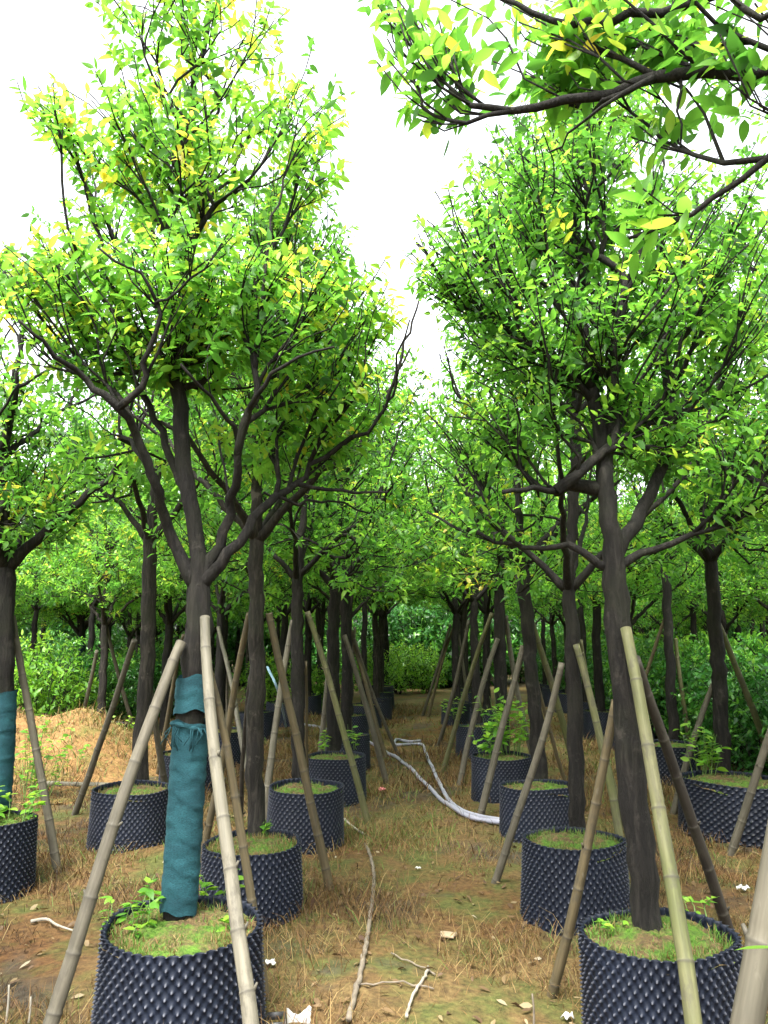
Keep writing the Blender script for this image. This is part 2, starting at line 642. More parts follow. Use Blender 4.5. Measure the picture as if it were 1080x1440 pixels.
def make_pot(x, y, R, label, near=False, group=None, soil=None, flare=0.02):
    i = NPOT[0]
    NPOT[0] += 1
    k = R / 0.33
    r = empty('tree_pot', (x, y, 0), random.uniform(0, 6.28))
    me = pot_wall(0.33, 46, 8, 20 + i, flare / k) if near else WALL_MID[i % 2]
    wl = obj('wall', me, r)
    si = (i % 3) if soil is None else soil
    obj('soil', SOILS[si], r)
    g = obj('moss', MGRASS[si] if not near else pot_grass(0.33, 40 + i, 2600, (.75, .9, .45)[si]), r)
    tag(g, kind='stuff')
    r.scale = (k, k, 1)
    if near:
        # zip seam with a flat overlap strip
        mb = MB()
        th = np.linspace(-0.02, 0.02, 3)
        Vx = []
        for z in np.linspace(-0.02, POT_H - .006, 12):
            for a in th:
                rr = 0.33 + flare / k * (1 - z / POT_H) + 0.014
                Vx.append((rr * math.cos(a), rr * math.sin(a), z))
        Q = [(q * 3 + p, q * 3 + p + 1, q * 3 + p + 4, q * 3 + p + 3) for q in range(11) for p in range(2)]
        mb.add(np.array(Vx), Q)
        sm = obj('seam', mb.mesh('seam', POT), wl)
    tag(r, label, 'pot', group)
    return r


# ------------------------------------------------------------------ leaves
def leaf_template(rows, width, fold=0.12, droop=0.18):
    """rows of (u, halfwidth); returns V(u,v,n) and tris"""
    us = np.linspace(0, 1, rows + 2)[1:-1]
    V = [(0, 0, 0)]
    for u in us:
        hw = width * 0.5 * (math.sin(math.pi * u ** 0.82)) ** 0.75
        if u > 0.8: hw *= 0.75
        z = -droop * u * u
        V += [(u, -hw, z + fold * hw * 1.6), (u, 0, z), (u, hw, z + fold * hw * 1.6)]
    V.append((1.0, 0, -droop * 1.05))
    T = [(0, 2, 1), (0, 3, 2)]
    for k in range(rows - 1):
        a = 1 + 3 * k
        T += [(a, a + 1, a + 4), (a, a + 4, a + 3), (a + 1, a + 2, a + 5), (a + 1, a + 5, a + 4)]
    a = 1 + 3 * (rows - 1)
    e = len(V) - 1
    T += [(a, a + 1, e), (a + 1, a + 2, e)]
    return np.array(V, float), np.array(T, int)


TPL = {2: leaf_template(2, 0.39), 3: leaf_template(3, 0.38), 5: leaf_template(5, 0.38, 0.14, 0.2)}


def leaf_frames(axis, rs, upw=1.0, jit=0.45):
    n = nrm(np.array([0, 0, upw]) + rs.randn(*axis.shape) * jit)
    n = nrm(n - axis * np.sum(n * axis, -1, keepdims=True))
    s = np.cross(n, axis)
    return n, s


def leaves_mesh(name, B, A, N, S, L, tone, tpl, mat, off=(0, 0, 0), wvar=None):
    TV, TT = TPL[tpl]
    nl, nv = len(B), len(TV)
    u, v, z = TV[:, 0], TV[:, 1], TV[:, 2]
    Lx = L[:, None, None]
    wv = np.ones(nl) if wvar is None else wvar
    zv = np.random.RandomState(nl).normal(1.2, 1.0, nl)
    u = u[None, :, None]
    S = S + N * np.random.RandomState(nl + 1).normal(0, .25, nl)[:, None]
    Vx = B[:, None, :] + Lx * (A[:, None, :] * u + S[:, None, :] * (v[None, :, None] * wv[:, None, None]) + N[:, None, :] * (z[None, :, None] * zv[:, None, None]))
    Vx = Vx.reshape(-1, 3) - np.asarray(off)
    T = (TT[None] + (np.arange(nl) * nv)[:, None, None]).reshape(-1, 3)
    return mesh_np(name, Vx, [T], mat, {'tone': np.repeat(tone, nv)})


def make_leaf_variants(mat, tones, count, tag_):
    out = []
    for i in range(count):
        V, T = leaf_template(5, random.uniform(.32, .44), random.uniform(.02, .30), random.uniform(-.08, .48))
        bend = random.uniform(-.14, .14)
        V[:, 1] += bend * V[:, 0] ** 2
        tn = tones[i % len(tones)]
        out.append((tn, mesh_np(tag_, V, [T], mat, {'tone': np.full(len(V), tn)})))
    return out


LEAFV = make_leaf_variants(LEAF, [0.08, 0.2, 0.3, 0.4, 0.5, 0.6, 0.68, 0.76, 0.84, 0.92, 0.98], 22, 'leaf')
LEAFT = np.array([t for t, _ in LEAFV])


# ------------------------------------------------------------------ trees
class Tree:
    def __init__(s, seed):
        s.rs = np.random.RandomState(seed)
        s.pos, s.par, s.part, s.minr, s.ok = [], [], [], [], []
        s.nparts = 0
        s.tips = []

    def add(s, p, par, part, r, ok=True):
        s.pos.append(np.asarray(p, float))
        s.par.append(par)
        s.part.append(part)
        s.minr.append(r)
        s.ok.append(ok)
        return len(s.pos) - 1

    def path(s, pts, r0, r1, par=-1, part=None, step=0.09, wob=0.008, ok=True, ok_from=0.0):
        if part is None:
            part = s.nparts
            s.nparts += 1
        pts = np.asarray(pts, float)
        if par >= 0: pts = np.vstack([s.pos[par], pts])
        q = smooth_path(pts, step)
        ids = []
        cur = par
        n = len(q)
        for i in range(n):
            if i == 0 and par >= 0: continue
            f = i / (n - 1)
            p = q[i] + (s.rs.randn(3) * wob if 0 < i < n - 1 else 0)
            cur = s.add(p, cur, part, r0 + (r1 - r0) * f ** 0.8, ok and f >= ok_from)
            ids.append(cur)
        return ids

    def nearest(s, p, ids=None):
        A = np.array(s.pos)
        d = np.linalg.norm(A - p, axis=1)
        if ids is not None:
            m = np.full(len(A), 1e9)
            m[ids] = 0
            d = d + m
        return int(np.argmin(d))

    def grow(s, targets, axis_xy, maxlen=1.6):
        A = np.array(s.pos)
        ok = np.array(s.ok)
        cand = A[ok]
        d0 = np.array([np.min(np.linalg.norm(cand - t, axis=1)) for t in targets])
        cap = len(A) + len(targets) * 8 + 10
        buf = np.full((cap, 3), 1e6)
        buf[:len(A)] = np.where(ok[:, None], A, 1e6)
        for k in np.argsort(d0):
            t = targets[k]
            out = t - np.array([axis_xy[0], axis_xy[1], t[2]])
            out[2] = 0
            out = nrm(out)
            sh = t - 0.16 * out - np.array([0, 0, 0.22])
            n = len(s.pos)
            dd = np.linalg.norm(buf[:n] - sh, axis=1) + 0.25 * np.maximum(0, buf[:n, 2] - t[2])
            j = int(np.argmin(dd))
            p0 = s.pos[j]
            L = np.linalg.norm(t - p0)
            if L > maxlen: continue
            pp = s.par[j]
            dirp = nrm(p0 - s.pos[pp]) if pp >= 0 else np.array([0, 0, 1.0])
            c = p0 + dirp * L * 0.30 + (t - p0) * 0.12 + s.rs.randn(3) * 0.04 * L
            m = max(2, min(6, int(L / 0.11)))
            cur = j
            for q in range(1, m + 1):
                f = q / m
                pt = (1 - f) ** 2 * p0 + 2 * f * (1 - f) * c + f * f * t
                if q < m: pt = pt + s.rs.randn(3) * 0.008
                cur = s.add(pt, cur, s.part[j], 0.0)
                buf[cur] = pt
            pd = nrm(s.pos[cur] - s.pos[s.par[cur]])
            s.tips.append((cur, nrm(pd * 0.6 + out * 0.45 + np.array([0, 0, 0.35]) + s.rs.randn(3) * 0.3)))

    def meshes(s, mat, off, tip_r=0.0028, lump=0.07, trunk_sides=22):
        n = len(s.pos)
        pos = np.array(s.pos)
        cnt = np.zeros(n)
        for i, _ in s.tips: cnt[i] += 1
        for i in range(n - 1, -1, -1):
            if s.par[i] >= 0: cnt[s.par[i]] += cnt[i]
        r = np.maximum(np.array(s.minr), tip_r * np.maximum(cnt, 1) ** 0.40)
        for i in range(n):          # a child is never thicker than its parent
            if s.par[i] >= 0: r[i] = min(r[i], r[s.par[i]])
        kids = [[] for _ in range(n)]
        roots = []
        for i in range(n):
            (kids[s.par[i]] if s.par[i] >= 0 else roots).append(i)
        parts = {}
        stack = [(q, None) for q in roots]
        while stack:
            st, frm = stack.pop()
            chain = ([frm] if frm is not None else []) + [st]
            part = s.part[st]
            cur = st
            while kids[cur]:
                same = [k for k in kids[cur] if s.part[k] == part]
                nxt = max(same, key=lambda k: (r[k], cnt[k])) if same else None
                for k in kids[cur]:
                    if k != nxt: stack.append((k, cur))
                if nxt is None: break
                chain.append(nxt)
                cur = nxt
            if len(chain) < 2: continue
            rr = r[chain].copy()
            if frm is not None: rr[0] = min(rr[0], rr[1] * 1.35)
            if rr.max() > .02 and len(rr) > 6:
                for _ in range(4): rr[1:-1] = (rr[:-2] + 2 * rr[1:-1] + rr[2:]) / 4
            mx_ = rr.max()
            sides = trunk_sides if mx_ > 0.045 else (10 if mx_ > 0.018 else (6 if mx_ > 0.008 else 4))
            Vx, Q, T = tube(pos[chain], rr, sides, True, lump if mx_ > 0.018 else 0, seed=len(chain))
            parts.setdefault(part, MB()).add(Vx, Q, T)
        return {k: m.mesh('trunk' if k == 0 else 'branch', mat, True, off) for k, m in parts.items()}

    def leaves(s, per=12, L=0.085, spread=0.2, yellow=0.07, tsh=0.0):
        """one shoot of spirally set leaves for each tip"""
        rs = s.rs
        B, A, ln, tn = [], [], [], []
        for i, d in s.tips:
            p = s.pos[i]
            ref = np.array([0, 0, 1.0]) if abs(d[2]) < .9 else np.array([1.0, 0, 0])
            e1 = nrm(np.cross(d, ref))
            e2 = np.cross(d, e1)
            k = max(4, int(rs.normal(per, per * 0.25)))
            ph = rs.rand() * 6.28
            tipy = rs.rand()
            flush = rs.rand() < 0.30
            base_t = np.clip(rs.normal(0.44 + tsh, 0.17), 0.05, 0.78)
            q = np.arange(k)
            f = q / k
            back = p - d * spread
            pts = back + d * (spread * 1.1 * f[:, None]) + rs.randn(k, 3) * 0.012
            ang = ph + q * 2.4
            ax = nrm(d * (0.25 + 0.55 * f[:, None]) + 0.9 * (np.cos(ang)[:, None] * e1 + np.sin(ang)[:, None] * e2) + np.array([0, 0, -0.18]) + rs.randn(k, 3) * 0.2)
            B.append(pts)
            A.append(ax)
            ln.append(L * rs.uniform(.5, 1.3, k) * (1 - 0.35 * f ** 3))
            t = base_t + rs.randn(k) * 0.09
            if flush: t = np.minimum(t + 0.30 * f, .86)
            else: t = np.minimum(t, .84)
            if tipy < yellow: t = 0.86 + rs.rand(k) * 0.12
            tn.append(t)
        B, A, ln, tn = np.vstack(B), np.vstack(A), np.concatenate(ln), np.clip(np.concatenate(tn), 0.02, 0.99)
        N, S = leaf_frames(A, rs)
        return B, A, N, S, ln, tn


def ell_targets(rs, ells, spacing=0.0, k=1.75):
    out = []
    for (c, r, n) in ells:
        n = int(n * k)
        v = nrm(rs.randn(n, 3)) * (rs.rand(n, 1) ** 0.42)
        out.append(np.asarray(c) + v * np.asarray(r))
    return np.vstack(out)


def in_view(B, margin=0):
    d = B - CAM
    fw = np.array([0, math.cos(PITCH), math.sin(PITCH)])
    up = np.array([0, -math.sin(PITCH), math.cos(PITCH)])
    dep = d @ fw
    x = 540 + F * d[:, 0] / np.maximum(dep, .01)
    y = 720 - F * (d @ up) / np.maximum(dep, .01)
    return (dep > 0.3) & (x > -margin) & (x < 1080 + margin) & (y > -margin) & (y < 1440 + margin), dep


def finish_tree(T, root_loc, label, cat='tree', group=None, bark=None, per=12, L=0.085, tpl=3, singles=300, yellow=0.07, name='nursery_tree', tsh=0.0, spread=0.2):
    root = empty(name, root_loc)
    off = np.array(root_loc)
    for k, me in T.meshes(bark or BARK, off).items():
        obj('trunk' if k == 0 else 'branch', me, root)
    B, A, N, S, ln, tn = T.leaves(per, L, spread, yellow, tsh)
    sel = np.zeros(len(B), bool)
    if singles:
        iv, dep = in_view(B, -4)
        score = np.where(iv, ln / np.maximum(dep, .2), -1)
        idx = np.argsort(-score)[:singles]
        idx = idx[score[idx] > 0]
        sel[idx] = True
        for i in idx:
            j = np.argsort(np.abs(LEAFT - tn[i]))[random.randrange(4)]
            o = bpy.data.objects.new('leaf', LEAFV[j][1])
            COL.objects.link(o)
            o.parent = root
            M = np.eye(4)
            M[:3, 0], M[:3, 1], M[:3, 2] = A[i] * ln[i], S[i] * ln[i], N[i] * ln[i]
            M[:3, 3] = B[i] - off
            o.matrix_local = Matrix(M.tolist())
    r = ~sel
    me = leaves_mesh('crown', B[r], A[r], N[r], S[r], ln[r], tn[r], tpl, LEAF, off, T.rs.uniform(.85, 1.15, r.sum()))
    tag(obj('crown', me, root), kind='stuff')
    tag(root, label, cat, group)
    return root


def pell(cx, cy, rx, ry, Yc, rd, n):
    """ellipsoid whose outline in the photograph is (cx,cy,rx,ry), standing at distance Yc, rd metres deep"""
    c = P(cx, cy, Yc)
    k = px2m(Yc) * math.sqrt(1 + ((cy - 720) / F) ** 2)
    return (c, (rx * k, rd, ry * k), n)


def PP(pts, Y0, dys=None):
    if dys is None: dys = [0] * len(pts)
    if np.isscalar(dys): dys = np.linspace(0, dys, len(pts))
    return [P(x, y, Y0 + d) for (x, y), d in zip(pts, dys)]


TRUNKS = {}     # key -> function z -> (x, y, r)


def trunk_fn(pts, r0, r1):
    pts = np.array(pts)
    zs = pts[:, 2]

    def f(z):
        return np.array([np.interp(z, zs, pts[:, 0]), np.interp(z, zs, pts[:, 1])]), np.interp(z, [zs[0], zs[-1]], [r0, r1])
    return f


def root_flare(base): return [base + np.array([0, 0, -0.12]), base]


# --- tree in the front pot on the left, trunk wrapped in teal cloth
def build_L1():
    b = G(250, 1297, POT_SOIL)
    Y0 = b[1]
    T = Tree(101)
    tr = [b + [0, 0, -.1], b] + PP([(258, 1180), (267, 1040), (275, 930), (280, 830)], Y0)
    ids = T.path(tr, 0.063, 0.066, ok=False)
    T.minr[ids[0]] = 0.085
    T.minr[ids[1]] = 0.07
    fork = ids[-1]
    TRUNKS['L1'] = trunk_fn(tr, 0.0635, 0.066)
    ld = T.path(PP([(270, 720), (251, 570), (250, 480), (262, 380), (270, 280), (272, 150), (275, 0), (278, -160)], Y0, 0.35), 0.038, 0.008, fork, T.part[fork], ok_from=0.25)
    a = T.path(PP([(236, 748), (222, 690), (192, 610), (166, 574)], Y0, -0.35), 0.034, 0.018, fork, ok_from=0.6)
    T.path(PP([(120, 535), (80, 500), (26, 450)], Y0 - .38, -0.25), 0.021, 0.006, a[-1], T.part[a[-1]])
    T.path(PP([(198, 545), (212, 490), (222, 425), (190, 385), (140, 350)], Y0 - .38, -.2), 0.019, 0.005, a[-1], T.part[a[-1]])
    T.path(PP([(222, 425), (270, 395), (300, 360)], Y0 - .5, -.1), 0.009, 0.004, T.nearest(P(222, 430, Y0 - .5)), T.part[a[-1]])
    c = T.path(PP([(322, 725), (334, 640)], Y0, -0.2), 0.032, 0.019, fork, ok_from=0.6)
    T.path(PP([(328, 600), (300, 560), (254, 512)], Y0 - .2, -.3), 0.016, 0.006, c[-1], T.part[c[-1]])
    T.path(PP([(348, 590), (362, 555), (400, 515), (470, 488)], Y0 - .2, -.4), 0.018, 0.005, c[-1], T.part[c[-1]])
    T.path(PP([(356, 560), (365, 470), (380, 330), (405, 230)], Y0 - .25, .1), 0.015, 0.004, c[-1], T.part[c[-1]])
    d = T.path(PP([(335, 760), (378, 706), (416, 680)], Y0, 0.25), 0.032, 0.018, fork, ok_from=0.6)
    T.path(PP([(480, 690), (545, 692)], Y0 + .25, -.1), 0.013, 0.006, d[-1], T.part[d[-1]])
    T.path(PP([(455, 640), (532, 590), (556, 520), (576, 450)], Y0 + .25, -.35), 0.017, 0.004, d[-1], T.part[d[-1]])
    T.path(PP([(420, 708), (465, 705), (520, 722)], Y0 + .2, .3), 0.010, 0.005, T.nearest(P(380, 706, Y0 + .2), d), T.part[d[-1]])
    e = T.path(PP([(240, 640), (180, 500), (170, 380), (130, 250), (110, 190)], Y0 + .1, .5), 0.024, 0.004, T.nearest(P(262, 690, Y0), ld), ok_from=.3)
    f_ = T.path(PP([(300, 520), (340, 400), (400, 320), (460, 210)], Y0 + .1, .3), 0.016, 0.004, T.nearest(P(250, 560, Y0 + .1), ld), ok_from=.3)
    E = [pell(280, 80, 140, 130, Y0 + .2, .8, 95), pell(145, 215, 95, 70, Y0, .6, 50), pell(280, 240, 120, 80, Y0 + .1, .7, 48),
         pell(440, 180, 65, 90, Y0 + .1, .5, 36), pell(110, 400, 105, 60, Y0 - .15, .5, 62), pell(130, 490, 130, 55, Y0 - .05, .4, 50),
         pell(300, 400, 130, 70, Y0 - .1, .7, 90), pell(310, 480, 130, 65, Y0 + .1, .6, 60), pell(450, 440, 85, 90, Y0, .6, 75),
         pell(470, 560, 90, 60, Y0 + .3, .5, 54), pell(400, 620, 110, 40, Y0 + .5, .4, 22), pell(170, 630, 120, 45, Y0 + .6, .35, 16),
         pell(280, -160, 150, 110, Y0 + .3, .8, 60), pell(40, 400, 60, 60, Y0, .4, 22), pell(530, 430, 40, 60, Y0 + .2, .4, 16), pell(90, 180, 50, 50, Y0, .4, 10)]
    T.grow(ell_targets(T.rs, E, k=1.4), P(260, 400, Y0)[:2])
    root = finish_tree(T, b, 'low forking tree whose trunk is bound in teal cloth, crown with yellowing leaves', bark=BARK, per=14, L=0.074, yellow=0.045, tsh=.06)
    wrap(root, b, TRUNKS['L1'], G(250, 1290, POT_SOIL)[2] + .05, zat(952, Y0), WRAP, gap=zat(1010, Y0))
    return b


def zat(y, Y):
    return P(540, y, Y)[2]


def wrap(root, off, fn, z0, z1, mat, gap=None, seed=3):
    rs = np.random.RandomState(seed)
    segs = [(z0, z1)] if gap is None else [(z0, gap - 0.015), (gap + 0.03, z1)]
    wr = None
    for si, (a, b) in enumerate(segs):
        n = max(6, int((b - a) / 0.012))
        sides = 40
        V = np.zeros((n, sides, 3))
        th = np.arange(sides) / sides * 2 * math.pi
        ph = rs.rand(8) * 6.28
        for i, z in enumerate(np.linspace(a, b, n)):
            c, r = fn(z)
            fold = (z * 8.0 + th / (2 * math.pi) + 0.12 * np.sin(2 * th + ph[0]) + .2 * math.sin(z * 11 + ph[6])) % 1.0
            step = 0.005 * (1 - fold) ** 2
            wr_ = 0.0014 * np.sin(z * 95 + 3 * np.sin(th + ph[1]) + ph[2]) * np.sin(z * 13 + th) + 0.0016 * np.sin(z * 210 + 4 * np.sin(th * 2 + ph[3])) * np.sin(z * 17 - 2 * th + ph[7]) + rs.randn(sides) * 0.0006
            edge = 0.010 * math.exp(-((b - z) / 0.03) ** 2) * (1 if si == 0 and gap else 0.3)
            rr = r * 1.13 + 0.008 + step + wr_ + edge * (1 + .5 * np.sin(7 * th))
            zz = z + 0.012 * np.sin(2 * th + ph[4]) + 0.006 * np.sin(5 * th + ph[5])
            V[i] = np.stack([c[0] + rr * np.cos(th), c[1] + rr * np.sin(th), zz], -1)
        V = V.reshape(-1, 3)
        i = np.arange(n - 1)[:, None] * sides
        j = np.arange(sides)[None]
        q0, q1 = i + j, i + (j + 1) % sides
        Q = np.stack([q0, q1, q1 + sides, q0 + sides], -1).reshape(-1, 4)
        wr = obj('trunk_wrap', mesh_np('trunk_wrap', V - np.asarray(off), [Q], mat), root)
        if si == 0 and gap:
            # knotted strip of the same cloth with frayed ends
            c, r = fn(b - 0.02)
            mb = MB()
            tt = np.linspace(0, 2 * math.pi, 40)
            ring = np.stack([c[0] + (r + .02) * np.cos(tt), c[1] + (r + .02) * np.sin(tt), b - .015 + .012 * np.sin(2 * tt)], -1)
            mb.add(*tube(ring, 0.011 + 0.003 * np.sin(tt * 9), 8))
            for k in range(14):
                a0 = rs.uniform(3.4, 6.0)
                p0 = np.array([c[0] + (r + .026) * math.cos(a0), c[1] + (r + .026) * math.sin(a0), b - .02])
                pr = [p0, p0 + [math.cos(a0) * .015 + rs.randn() * .01, math.sin(a0) * .015, -.03], p0 + [math.cos(a0) * .012 + rs.randn() * .02, math.sin(a0) * .012, -rs.uniform(.06, .12)]]
                mb.add(*tube(np.array(pr), 0.0022, 4))
            obj('tie', mb.mesh('tie', mat, True, off), wr)
    return wr


def build_R1():
    b = G(910, 1310, POT_SOIL)
    Y0 = b[1]
    T = Tree(202)
    tr = [b + [0, 0, -.1], b] + PP([(897, 1180), (884, 1040), (873, 900), (864, 800)], Y0)
    ids = T.path(tr, 0.064, 0.060, ok=False)
    T.minr[ids[0]] = 0.078
    TRUNKS['R1'] = trunk_fn(tr, 0.065, 0.060)
    fork = ids[-1]
    ld = T.path(PP([(851, 690), (845, 610), (835, 550), (824, 470), (815, 380), (812, 250), (815, 120), (820, 0)], Y0, .4), 0.046, 0.006, fork, T.part[fork], ok_from=.25)
    T.path(PP([(862, 600), (860, 520), (875, 430), (905, 340), (925, 230)], Y0 + .05, -.2), 0.026, 0.005, T.nearest(P(849, 650, Y0 + .05), ld), ok_from=.4)
    T.path(PP([(780, 510), (720, 460), (640, 405), (585, 340)], Y0 + .1, -.35), 0.026, 0.004, T.nearest(P(828, 552, Y0 + .12), ld), ok_from=.3)
    T.path(PP([(870, 770), (905, 715), (936, 640), (940, 560), (930, 480), (926, 350), (930, 200)], Y0, .5), 0.038, 0.006, fork, ok_from=.4)
    T.path(PP([(800, 769), (740, 770), (650, 745), (600, 720)], Y0, .25), 0.020, 0.005, fork, ok_from=.3)
    T.path(PP([(800, 684), (740, 690), (708, 692)], Y0, -.4), 0.020, 0.009, T.nearest(P(850, 690, Y0 + .03), ld), ok_from=.3)
    T.path(PP([(920, 772), (1000, 745), (1080, 705), (1150, 660)], Y0, -.2), 0.022, 0.006, fork, ok_from=.3)
    T.path(PP([(900, 605), (965, 580), (1045, 548), (1110, 500)], Y0 + .05, -.2), 0.016, 0.004, T.nearest(P(852, 640, Y0 + .04), ld), ok_from=.3)
    T.path(PP([(990, 460), (1030, 370), (1070, 300)], Y0 + .2, .1), 0.016, 0.004, T.nearest(P(940, 560, Y0 + .3)), ok_from=.2)
    T.path(PP([(790, 440), (740, 350), (700, 250)], Y0 + .2, .2), 0.014, 0.004, T.nearest(P(824, 480, Y0 + .2), ld), ok_from=.2)
    E = [pell(640, 360, 75, 80, Y0 - .1, .5, 62), pell(730, 300, 90, 110, Y0 + .1, .6, 80), pell(840, 240, 110, 120, Y0 + .2, .7, 100),
         pell(960, 340, 110, 120, Y0 + .2, .7, 95), pell(1050, 440, 90, 130, Y0, .7, 70), pell(740, 470, 110, 70, Y0, .6, 80), pell(900, 560, 90, 45, Y0 + .2, .5, 36),
         pell(880, 450, 100, 80, Y0 + .1, .7, 60), pell(1000, 610, 110, 60, Y0, .6, 62), pell(690, 590, 100, 50, Y0 + .1, .6, 48),
         pell(840, 60, 130, 100, Y0 + .3, .7, 70), pell(660, 720, 70, 35, Y0 + .2, .4, 12), pell(1060, 690, 60, 40, Y0 - .1, .4, 18)]
    T.grow(ell_targets(T.rs, E, k=1.45), P(850, 400, Y0)[:2])
    finish_tree(T, b, 'dark trunked tree in the mossy seamed pot, crossed by a yellow green prop', bark=BARK, per=14, L=0.062, yellow=0.02)
    return b


def build_R0():
    # next tree of the right row: trunk stands outside the frame, boughs hang into it
    b = np.array([1.16, 1.82, POT_SOIL])
    T = Tree(303)
    tr = [b + [0, 0, -.1], b, b + [.02, .02, .8], b + [0, .02, 1.6]]
    ids = T.path(tr, 0.085, 0.075, ok=False)
    TRUNKS['R0'] = trunk_fn(tr, .085, .075)
    fork = ids[-1]
    ld = T.path([b + [.02, .02, 2.0], b + [.04, .05, 3.0], b + [.02, .1, 4.6]], 0.07, .010, fork, ok_from=.4)
    # main bough: enters at the right edge, runs left with a drooping end
    bo = T.path(PP([(1170, 58), (1080, 92), (960, 106), (860, 130), (720, 156)], 2.05, [-.12, -.05, 0.03, .1, .2]), .031, .012, T.nearest(b + [.03, .04, 2.62], ld), ok_from=.2)
    pt = T.part[bo[-1]]
    T.path(PP([(660, 145), (632, 128)], 2.25, .05), .009, .004, bo[-1], pt)
    T.path(PP([(655, 172), (612, 158), (575, 110), (545, 55)], 2.25, .15), .008, .003, bo[-1], pt)
    k = T.nearest(P(930, 110, 2.07), bo)
    T.path(PP([(850, 146), (800, 190), (772, 214)], 2.07, .15), .008, .003, k, pt)
    k = T.nearest(P(955, 107, 2.07), bo)
    T.path(PP([(952, 150), (957, 208)], 2.07, .02), .0055, .003, k, pt, ok=False)
    up = T.path(PP([(1120, -60), (1040, -30), (960, 5), (860, 36), (780, 26), (700, -6), (640, -40)], 1.95, .35), .022, .005, T.nearest(b + [.03, .05, 3.15], ld), ok_from=.2)
    lo = T.path(PP([(1160, 178), (1080, 226), (1000, 280), (900, 330), (872, 338)], 1.85, .3), .017, .004, T.nearest(b + [.02, .02, 2.15], ld), ok_from=.3)
    ex = T.path(PP([(1130, 20), (1070, 20), (1030, 0), (1010, -30)], 1.7, .1), .014, .006, T.nearest(b + [.03, .04, 2.75], ld), ok_from=.3)
    E = [pell(870, 40, 110, 42, 2.25, .25, 32), pell(760, 75, 80, 45, 2.35, .2, 22), pell(580, 90, 60, 80, 2.35, .2, 18), pell(640, 30, 60, 40, 2.3, .2, 5),
         pell(540, 20, 45, 40, 2.4, .2, 5), pell(960, 50, 70, 40, 2.05, .25, 8), pell(1040, 60, 40, 40, 1.85, .2, 5), pell(890, 290, 40, 50, 2.1, .15, 6), pell(900, 165, 70, 30, 2.25, .15, 5),
         pell(800, -80, 200, 60, 2.2, .4, 20), (b + [0.1, 0, 3.6], (.9, .9, .9), 60)]
    T.grow(ell_targets(T.rs, E, k=1.25), b[:2], 1.2)
    root = finish_tree(T, b, 'tree overhead whose dark boughs with large leaves hang in from outside the view', bark=BARK, per=9, L=0.083, yellow=0.02, spread=.17)
    # single bright leaf on a low shoot
    p1 = P(1104, 1334, 1.5)
    sh = smooth_path(np.array([T.pos[ids[3]], T.pos[ids[3]] + np.array([-.03, -.03, .08]), p1 + np.array([.08, 0.02, .03]), p1]), .03)
    mb = MB()
    mb.add(*tube(sh, np.linspace(.004, .0018, len(sh)), 5))
    obj('shoot', mb.mesh('shoot', BARK, True, b), root)
    for q, ax in enumerate(((-1, .1, .05), (.3, .5, .4), (.6, -.5, .3))):
        a = nrm(np.array(ax, float))
        nn, ss = leaf_frames(a[None], T.rs, 1, .1)
        o = obj('leaf', LEAFV[6 + q][1], root)
        M = np.eye(4)
        L_ = .092
        M[:3, 0], M[:3, 1], M[:3, 2], M[:3, 3] = a * L_, ss[0] * L_, nn[0] * L_, p1 - b
        o.matrix_local = Matrix(M.tolist())
    return b


def limb_set(T, fork, n, rs, L=1.6, r=0.035, lean0=0.0, up=0.75):
    p = T.pos[fork]
    out = []
    for k in range(n):
        a = lean0 + k * 2 * math.pi / n + rs.uniform(-.35, .35)
        d = np.array([math.cos(a), math.sin(a), 0])
        l = L * rs.uniform(.8, 1.15)
        pts = [p + d * l * .22 + [0, 0, l * .22], p + d * l * .46 + [0, 0, l * (.45 + .1 * rs.rand()) * up * 1.2], p + d * l * .62 + [0, 0, l * .95 * up * 1.25]]
        out.append(T.path(pts, r * rs.uniform(.8, 1.05), .006, fork, ok_from=.3))
        # a side fork
        j = out[-1][len(out[-1]) // 2]
        a2 = a + rs.choice([-1, 1]) * rs.uniform(.6, 1.0)
        d2 = np.array([math.cos(a2), math.sin(a2), 0])
        q = T.pos[j]
        T.path([q + d2 * .25 + [0, 0, .15], q + d2 * .55 + [0, 0, .42]], r * .5, .005, j, T.part[j], ok_from=.2)
    return out


def build_semi(key, seed, basepx, trunkpx, r, ells, label, L=.085, per=12, nl=4, lead_h=5.2, bark=None, singles=300, yellow=.02, low=True, bend=0.12):
    b = G(basepx[0], basepx[1], POT_SOIL)
    Y0 = b[1]
    T = Tree(seed)
    tr = [b + [0, 0, -.1], b] + PP(trunkpx, Y0)
    ids = T.path(tr, r, r * .86, ok=False)
    T.minr[ids[0]] = r * 1.2
    TRUNKS[key] = trunk_fn(tr, r, r * .86)
    fork = ids[-1]
    p = T.pos[fork]
    dirx = (tr[-1] - tr[-2]) / max(tr[-1][2] - tr[-2][2], .1)
    top = p + np.array([dirx[0] * (lead_h - p[2]) * .6 + bend, dirx[1], lead_h - p[2]])
    ld = T.path([p * .6 + top * .4 + [T.rs.randn() * .06, T.rs.randn() * .06, 0], top], r * .7, .006, fork, T.part[fork], ok_from=.2)
    limb_set(T, fork, nl, T.rs, 1.7, r * .55, T.rs.rand() * 6)
    limb_set(T, ld[len(ld) // 3], 3, T.rs, 1.2, r * .36, T.rs.rand() * 6)
    E = ells(Y0, b)
    T.grow(ell_targets(T.rs, E), p[:2], 1.5)
    finish_tree(T, b, label, bark=bark or BARK, per=per, L=L, singles=singles, yellow=yellow, tpl=2)
    return b


